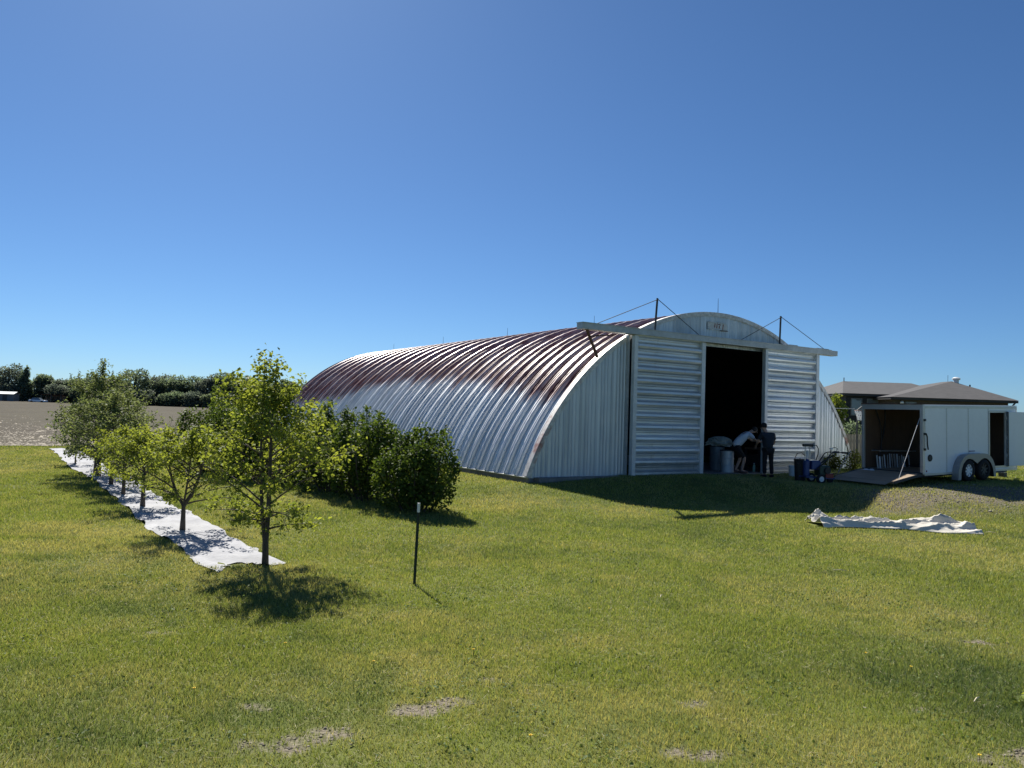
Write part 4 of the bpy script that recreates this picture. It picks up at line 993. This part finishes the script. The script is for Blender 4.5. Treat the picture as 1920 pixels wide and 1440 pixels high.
MB().box((.14,-.02,1.75),(1.1,.03,2.30)).build('backboard', plain('grey_backboard', (.30,.31,.33), .5), HP)
MB().lathe([(.22,-.012),(.235,0),(.22,.012),(.205,0),(.22,-.012)], 18, (-.10,-.25,2.33)).build('rim', m_rust, HP)
nb = MB()
for k in range(12):
    a = k*math.pi/6
    for s_ in (-1, 1):
        b_ = a + s_*.8; nb.tube([(-.10+.215*math.cos(a), -.25+.215*math.sin(a), 2.32), (-.06+.12*math.cos(b_), -.25+.12*math.sin(b_), 1.92)], .012, 4, False)
nb.build('net', m_bkt, HP)
o = MB().tube([(13.7, 33.4, 2.36), (14.9, 33.4, 2.38)], .02, 6).tube([(13.75, 33.4, 0), (13.75, 33.4, 2.4)], .03, 6).build('clothes_line_pole', m_wtrim, None); tag(o, 'thin pale horizontal pole reaching from the hangar corner to the hoop', 'pole')

# ------------------------------------------------------------------ far shelterbelt and farmyard
GF = 'trees of the far shelterbelt'
far = [(-141,206,9.6,5.0,'r',0),(-133.5,204,10.2,5.2,'r',1),(-127.8,202,9.4,3.2,'s',0),(-123.4,203,7.6,3.0,'r',0),(-121,207,6.9,3.8,'r',1),(-114.5,206,7.2,4.2,'r',0),(-108,207,7.0,4.2,'r',0),
       (-99.5,203,10.6,5.8,'r',0),(-91.5,206,8.4,4.8,'r',0),(-86,209,8.9,4.6,'r',0),(-81,206,9.2,4.2,'r',1),(-77,207,10.0,4.4,'r',0),(-72,205,9.4,4.2,'r',0),(-67.5,208,9.6,4.4,'r',0),(-62.5,206,8.4,4.2,'r',0),(-57,206,7.4,4.0,'r',0),(-51,208,6.6,4.0,'r',0),
       (-94.5,199,4.6,3.6,'r',1),(-88,199,4.4,3.6,'r',0),(-83,200,4.4,3.6,'r',1),(-78,200,4.2,3.4,'r',0),(-73,201,4.4,3.6,'r',0),(-68,200,4.6,3.6,'r',0),(-63,201,4.6,3.6,'r',0),(-130,200,5.0,3.0,'r',1),(-118,200,5.4,3.4,'r',1),(-112.5,201,5.0,3.4,'r',0),(-104,201,4.6,3.4,'r',0),(-147,205,8,4.5,'r',0),(-104.5,206,7.6,4.4,'r',0),(-95,208,8.6,4.4,'r',1),(-117.5,205,6.6,3.8,'r',0),(-46,209,6.2,4.0,'r',0)]
places = {}
for i, (x, y, h, r, s_, k) in enumerate(far):
    order = sorted(range(len(far)), key=lambda q: far[q][0]).index(i)
    kind = 'pointed dark' if s_ == 's' else ('grey green' if k else 'dark green')
    size = 'low' if h < 5.6 else ('tall' if h > 9 else 'middling')
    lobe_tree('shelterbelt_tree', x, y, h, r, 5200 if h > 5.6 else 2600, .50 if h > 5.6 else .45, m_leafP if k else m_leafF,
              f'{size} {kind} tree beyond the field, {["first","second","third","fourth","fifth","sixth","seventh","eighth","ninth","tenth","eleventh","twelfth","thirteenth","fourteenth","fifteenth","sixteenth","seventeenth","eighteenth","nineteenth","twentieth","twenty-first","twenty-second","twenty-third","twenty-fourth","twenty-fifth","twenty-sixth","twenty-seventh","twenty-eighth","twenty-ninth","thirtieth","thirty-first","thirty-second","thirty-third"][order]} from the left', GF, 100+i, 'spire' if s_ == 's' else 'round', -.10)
for i in range(11):
    x = -121.5 + i*1.55; h = 8.4 + (i*37 % 10)*.12
    lobe_tree('poplar_tree', x, 212 + (i % 3), h, .62, 420, .42, m_leafF, f'thin poplar top above the shelterbelt, number {["one","two","three","four","five","six","seven","eight","nine","ten","eleven"][i]} of the row from the left', 'row of thin poplars', 200+i, 'spire', .1)
SHD = empty('farm_shed', (-126.6, 193.5, tz(-126.6, 193.5)), (0,0,R_(8)), 'small grey farm shed with pale roof under the far trees', 'shed')
MB().box((-2,-1.5,0), (2,1.5,2.0)).build('wall', plain('grey_shed_wall', (.14,.15,.16), .8, 0, .1, 1), SHD)
MB().add([(-2.2,-1.8,2.0),(2.2,-1.8,2.0),(2.2,0,2.6),(-2.2,0,2.6),(2.2,1.8,2.0),(-2.2,1.8,2.0)], [(0,1,2,3),(3,2,4,5)]).build('roof', plain('pale_tin_roof', (.6,.62,.63), .35, .4, .1, 1), SHD)
MB().box((-.5,-1.56,0), (.5,-1.5,1.8)).build('door', m_dark, SHD)
BRN = empty('open_shed', (-117.5, 197.5, tz(-117.5, 197.5)), (0,0,0), 'low brown open-fronted shed under the far trees', 'shed')
MB().box((-2.6,.9,0), (2.6,1.1,2.0)).build('wall', m_ply, BRN)
MB().add([(-2.9,-1.3,2.3),(2.9,-1.3,2.3),(2.9,1.3,1.95),(-2.9,1.3,1.95)], [(0,1,2,3)]).build('roof', m_rust, BRN)
for x in (-2.5, 0, 2.5): MB().box((x-.08,-1.1,0), (x+.08,-.95,2.25)).build('shed_post', m_dark, BRN)
CR = empty('parked_car', (-118.9, 193.5, tz(-118.9, 193.5)), (0,0,R_(5)), 'tiny pale car parked before the far brown shed', 'car')
MB().add([(-2.0,-.8,.35),(2.0,-.8,.35),(2.0,.8,.35),(-2.0,.8,.35),(-1.95,-.78,.85),(1.95,-.78,.78),(1.95,.78,.78),(-1.95,.78,.85)], [(3,2,1,0),(4,5,6,7),(0,1,5,4),(1,2,6,5),(2,3,7,6),(3,0,4,7)]).build('body', m_white, CR, bevel=.08)
MB().add([(-1.5,-.7,.8),(.9,-.7,.8),(.9,.7,.8),(-1.5,.7,.8),(-1.1,-.6,1.35),(.3,-.6,1.35),(.3,.6,1.35),(-1.1,.6,1.35)], [(3,2,1,0),(4,5,6,7),(0,1,5,4),(1,2,6,5),(2,3,7,6),(3,0,4,7)]).build('cabin', m_glass, CR)
for x in (-1.25, 1.25):
    for y in (-.8, .8): MB().lathe([(0,-.1),(.3,-.1),(.32,0),(.3,.1),(0,.1)], 14, (x,y,.32), 'y').build('wheel', m_tyre, CR)

# ------------------------------------------------------------------ lawn grass, gravel, litter
def grass_points():
    n = 1400000; g = np.random.default_rng(21)
    Ya, Yb, p, Yk, rho = 4.2, 62.0, 1.85, 7.5, 6800.0
    yy = np.linspace(Ya, Yb, 3000); dens = rho*np.minimum(1, (Yk/yy)**p) * (1.46*yy + 2.2)
    cdf = np.cumsum(dens); tot = cdf[-1]*(yy[1]-yy[0]); cdf /= cdf[-1]
    n = int(min(n, tot)); Y = np.interp(g.random(n), cdf, yy); X = (g.random(n)-.5)*(1.46*Y + 2.2)
    return X, Y, g
X, Y, g = grass_points()
U, Vv = uv(X, Y)
keep = ~((U > -.10) & (U < BW+.05) & (Vv > -.03) & (Vv < BL)) & (Vv < V_FIELD + .25*(g.random(len(X))) + (U > -2)*900)
keep &= ~((U > UL) & (U < UR) & (Vv > -.38) & (Vv < 0))
so = soil_mask(X, Y); gr = gravel_mask(X, Y)
keep &= g.random(len(X)) > so*.88
keep &= g.random(len(X)) > gr*np.clip(.15 + .08*(U[:len(gr)]-4), .25, .75)
# strip exclusion
def in_strip(x, y):
    poly = [tuple(p) for p in SL[::6]] + [tuple(p) for p in SR[::-6]]
    return in_poly(np.asarray(x), np.asarray(y), poly)
bite = (((X+3.78)/.28)**2 + ((Y-11.15)/.30)**2 < 1) & (g.random(len(X)) < .5)
keep &= ~in_strip(X, Y) | bite
ct = in_poly(X, Y, [(6.9,17.2),(9.5,17.1),(10.3,17.0),(10.4,18.0),(9,18.1),(6.9,18.1)]); keep &= ~ct
X, Y, so, gr = X[keep], Y[keep], so[keep], gr[keep]; n = len(X)
Z = terrain(X, Y)
tall = vnoise(X, Y, 1.4)*.6 + vnoise(X, Y, .45)*.4
rough_zone = sm((X - .9*(8.2-Y) - 1.0)/2.0)*sm((8.4-Y)/2.0)          # rank, darker grass at the near right
hgt = (.022 + .026*tall + .024*rough_zone*g.random(n)) * g.uniform(.6, 1.35, n) * (1 + .012*Y)
wid = (.0009 + .00046*Y) * g.uniform(.7, 1.3, n)
az = g.uniform(0, 2*np.pi, n); lean = g.uniform(.1, .95, n)*hgt
az2 = g.uniform(0, 2*np.pi, n)
bx, by = np.cos(az2)*wid, np.sin(az2)*wid
T_ = np.stack([X + np.cos(az)*lean, Y + np.sin(az)*lean, Z + hgt], 1)
A_ = np.stack([X - bx, Y - by, Z - .008], 1); B_ = np.stack([X + bx, Y + by, Z - .008], 1)
VV = np.stack([A_, B_, T_], 1).reshape(-1, 3)
dry = np.clip((vnoise(X+30, Y, 2.7)*.45 + vnoise(X, Y+40, .8)*.35 + vnoise(X, Y, .25)*.2 - .44)*2.4, 0, 1)
dry = np.clip(dry + g.normal(0, .25, n) + (g.random(n) < .10)*.8 + gr*.3, 0, 1)
dark = np.clip((vnoise(X*1.0, Y+80, 1.9)-.52)*2.4, 0, 1)*.5 + np.clip((vnoise(X+7, Y+3, .35)-.6)*3, 0, 1)*.5 + rough_zone*.6*(.5 + vnoise(X, Y, .5))
dark = np.clip(dark + g.normal(0, .30, n), 0, 1)
m_grass, nt, b = newmat('lawn_grass'); out = nt.nodes['Material Output']
aD = N(nt, 'ShaderNodeAttribute', attribute_name='dry').outputs['Fac']; aK = N(nt, 'ShaderNodeAttribute', attribute_name='lush').outputs['Fac']
c = mixc(nt, aD, (.198, .256, .064), (.42, .392, .205)); c = mixc(nt, aK, c, (.092, .138, .064))
nt.links.new(c, b.inputs['Base Color']); b.inputs['Roughness'].default_value = .5; b.inputs['Specular IOR Level'].default_value = .35
t = N(nt, 'ShaderNodeBsdfTranslucent'); nt.links.new(mixc(nt, 1.0, c, (1.35, 1.25, .6), 'MULTIPLY'), t.inputs[0])
mx = N(nt, 'ShaderNodeMixShader'); mx.inputs[0].default_value = .40
nt.links.new(b.outputs[0], mx.inputs[1]); nt.links.new(t.outputs[0], mx.inputs[2]); nt.links.new(mx.outputs[0], out.inputs[0])
o = link_mesh('lawn_grass', np_mesh('lawn_grass', VV, np.arange(n*3).reshape(-1, 3), m_grass, {'dry': np.repeat(dry, 3), 'lush': np.repeat(dark, 3)}), None)
print('blades', n, 'total tris', sum(len(m_.polygons) for m_ in bpy.data.meshes))
tag(o, 'short mown lawn grass with dry and lush patches', 'grass', kind='stuff')

def scatter_chips(name, X, Y, s, m, label, cat, seed, flat=.5, zoff=0.0, half=False):
    g = np.random.default_rng(seed); n = len(X); Z = terrain(X, Y) + zoff
    base = np.array([[1,0,0],[0,1,0],[-1,0,0],[0,-1,0],[0,0,1],[0,0,-.6]], float)
    a = g.uniform(0, 6.28, n); sc_ = s*g.lognormal(0, .4, n)
    V = base[None]*np.stack([sc_*g.uniform(.6,1.4,n), sc_*g.uniform(.6,1.3,n), sc_*flat*g.uniform(.6,1.4,n)], 1)[:, None, :]
    ca, sa = np.cos(a)[:, None], np.sin(a)[:, None]
    Vx = V[..., 0]*ca - V[..., 1]*sa + X[:, None]; Vy = V[..., 0]*sa + V[..., 1]*ca + Y[:, None]; Vz = V[..., 2] + Z[:, None]
    k = np.arange(n)[:, None]*6
    F = np.concatenate([k + np.array(f) for f in ((0,1,4),(1,2,4),(2,3,4),(3,0,4),(1,0,5),(2,1,5),(3,2,5),(0,3,5))[:4 if half else 8]])
    o = link_mesh(name, np_mesh(name, np.stack([Vx, Vy, Vz], -1).reshape(-1, 3), F, m, {'rnd': np.repeat(g.random(n), 6)}), None)
    return tag(o, label, cat, kind='stuff')
def rndmat(name, c1, c2, rough=.9):
    m, nt, b = newmat(name); a = N(nt, 'ShaderNodeAttribute', attribute_name='rnd').outputs['Fac']
    nt.links.new(mixc(nt, a, c1, c2), b.inputs['Base Color']); b.inputs['Roughness'].default_value = rough; return m
g = np.random.default_rng(31)
x = g.uniform(7, 24, 60000); y = g.uniform(14, 30, 60000); k = g.random(60000) < gravel_mask(x, y)*.55
scatter_chips('gravel', x[k], y[k], .020, rndmat('gravel_stone', (.09,.08,.065), (.32,.285,.24)), 'pale gravel stones of the yard track before the trailer', 'gravel', 1)
x = g.uniform(-5, 7, 60000); y = g.uniform(4.6, 9.5, 60000); k = g.random(60000) < soil_mask(x, y)*.7
scatter_chips('soil_crumbs', x[k], y[k], .011, rndmat('soil_crumb', (.06,.05,.036), (.30,.265,.21)), 'pale soil crumbs and dead clippings in bare patches', 'soil', 2)
# broad-leaved ground cover and pale thatch mixed into the near lawn
xx = g.uniform(-8, 9, 60000); yy = g.uniform(4.6, 15, 60000)
cov = vnoise(xx+13, yy+4, .55)*.6 + vnoise(xx+3, yy+9, .17)*.4
k = (np.abs(xx) < .76*yy+.8) & (g.random(60000) < np.clip((cov-.60)*5, 0, 1)); xx, yy = xx[k], yy[k]
C = np.stack([xx, yy, terrain(xx, yy) + g.uniform(.012, .045, len(xx))], 1); C = C[~in_strip(xx, yy)]
o = link_mesh('clover_patches', leaf_mesh('clover_patches', C, .026, leafmat('clover_leaf', (.075,.125,.040), (.15,.205,.07), .35), .95, -.1, None, 1.2, 77), None)
tag(o, 'small clover and weed leaves mixed into the near lawn', 'clover', kind='stuff')
xx = g.uniform(-8, 9, 16000); yy = 4.6 + 11*g.random(16000)**1.3; k = (np.abs(xx) < .76*yy+.8) & ~in_strip(xx, yy) & (vnoise(xx, yy+21, .7) + .25*g.random(16000) > .52); xx, yy = xx[k], yy[k]
a_ = g.uniform(0, 6.28, len(xx)); l_ = g.uniform(.02, .06, len(xx)); zz_ = terrain(xx, yy) + g.uniform(.015, .04, len(xx))
dxy = np.stack([np.cos(a_)*l_, np.sin(a_)*l_, g.uniform(-.01, .015, len(xx))], 1); sxy = np.stack([-np.sin(a_), np.cos(a_), 0*a_], 1)*(.0011+.00022*yy)[:, None]
B0 = np.stack([xx, yy, zz_], 1)
o = link_mesh('lawn_thatch', np_mesh('lawn_thatch', np.stack([B0 - dxy, B0 + sxy, B0 + dxy], 1).reshape(-1, 3), np.arange(len(xx)*3).reshape(-1, 3), rndmat('dead_clippings', (.22,.19,.11), (.46,.41,.28)), {'rnd': np.repeat(g.random(len(xx)), 3)}), None)
tag(o, 'dead pale grass clippings lying in the near lawn', 'thatch', kind='stuff')
# stubble on the field
u_ = -2 - 75*g.random(80000)**1.05; v_ = V_FIELD + .2 + 95*g.random(80000)**1.35
x, y = w2(u_, v_)
scatter_chips('field_stubble', x, y, .055, rndmat('straw_stubble', (.09,.077,.057), (.34,.30,.235)), 'pale straw stubble scattered over the ploughed field', 'stubble', 3, .5, .03, True)
# loose dry straws on the lawn
def straw(pts, L, w, m, name, label):
    for i, (x, y, a) in enumerate(pts):
        z = tz(x, y) + .045; d = Vector((math.cos(a), math.sin(a), .08)) * L[i % len(L)]
        o = MB().tube([Vector((x, y, z)) - d*.5, Vector((x, y, z+.012)), Vector((x, y, z)) + d*.5], [w*.6, w, w*.4], 5).build(name, m, None)
        tag(o, label[i], 'straw', 'dry straws on the lawn')
m_straw = plain('dry_straw', (.55, .48, .33), .8, 0, .15, 20)
straw([(5.2,12.07,-.6),(4.03,6.62,.7),(2.02,10.07,1.2),(10.65,17.05,-.9)], [.20,.13,.12,.2], .007, m_straw, 'dry_straw',
      ['long pale straw on the lawn below the tarp', 'short thick straw in the rank grass at lower right', 'small pale straw on the lawn right of the steel post', 'pale straw just right of the tarp'])
# dandelions
m_dand = plain('dandelion_yellow', (.80, .55, .02), .7, 0, .1, 30)
dl = [(3.63,7.80,'right of centre, farther of two near the rank grass'),(3.87,7.39,'right of centre, nearer of two near the rank grass'),(3.35,5.47,'at the bottom right of the view'),(-.29,7.48,'between the steel post and the bare patches'),
      (.21,5.53,'at the bottom middle of the view'),(-1.17,7.04,'left of the middle below the tree shadow'),(-2.44,6.18,'at the lower left'),(-2.09,7.45,'just below the near tree shadow'),(1.0,9.2,'on open lawn right of the steel post'),(4.7,9.6,'on open lawn at the far right')]
fl = []
for k in range(14):
    a = k*2.399; r_ = .005 + .011*math.sqrt(k/14); fl.append((r_*math.cos(a), r_*math.sin(a)))
fm = MB(); 
for k, (x, y) in enumerate(fl):
    d = Vector((x, y, 0)).normalized(); s_ = Vector((-d.y, d.x, 0))*.005
    fm.add([(0,0,.0), Vector((x,y,.006))+s_, Vector((x*1.7, y*1.7, .010)), Vector((x,y,.006))-s_], [(0,1,2,3)])
fm.lathe([(.008,-.006),(.012,.004),(.006,.012),(0,.014)], 8)
fme = fm.mesh('flower', m_dand); stm = MB().tube([(0,0,-.02),(.004,0,.03),(0,0,.058)], .002, 5).mesh('stem', m_leafY)
for k in range(len(stm.vertices)): pass
for (x, y, where) in dl:
    D = empty('dandelion', (x, y, tz(x, y)+.012), (0, 0, 0), 'yellow dandelion flower ' + where, 'flower', 'dandelions in the lawn')
    o = link_mesh('flower', fme, None, D); o.location = (0, 0, .058); o.scale = (.65, .65, .65); link_mesh('stem', stm, None, D)
# weeds: broad leaf plants at the right edge
for k, (x, y, s_, lab) in enumerate(((4.55,6.55,1.0,'broad leaved weed at the lower right edge of the lawn'),(4.75,6.05,1.2,'larger broad leaved weed at the lower right corner of the lawn'))):
    shrub('broadleaf_weed', x, y, [(0,0,.05*s_,.22*s_,.16*s_,.07*s_),(.2*s_,.1,.05*s_,.18*s_,.14*s_,.06*s_)], 260, .06, m_leafA, lab, None, 300+k, 'weed')
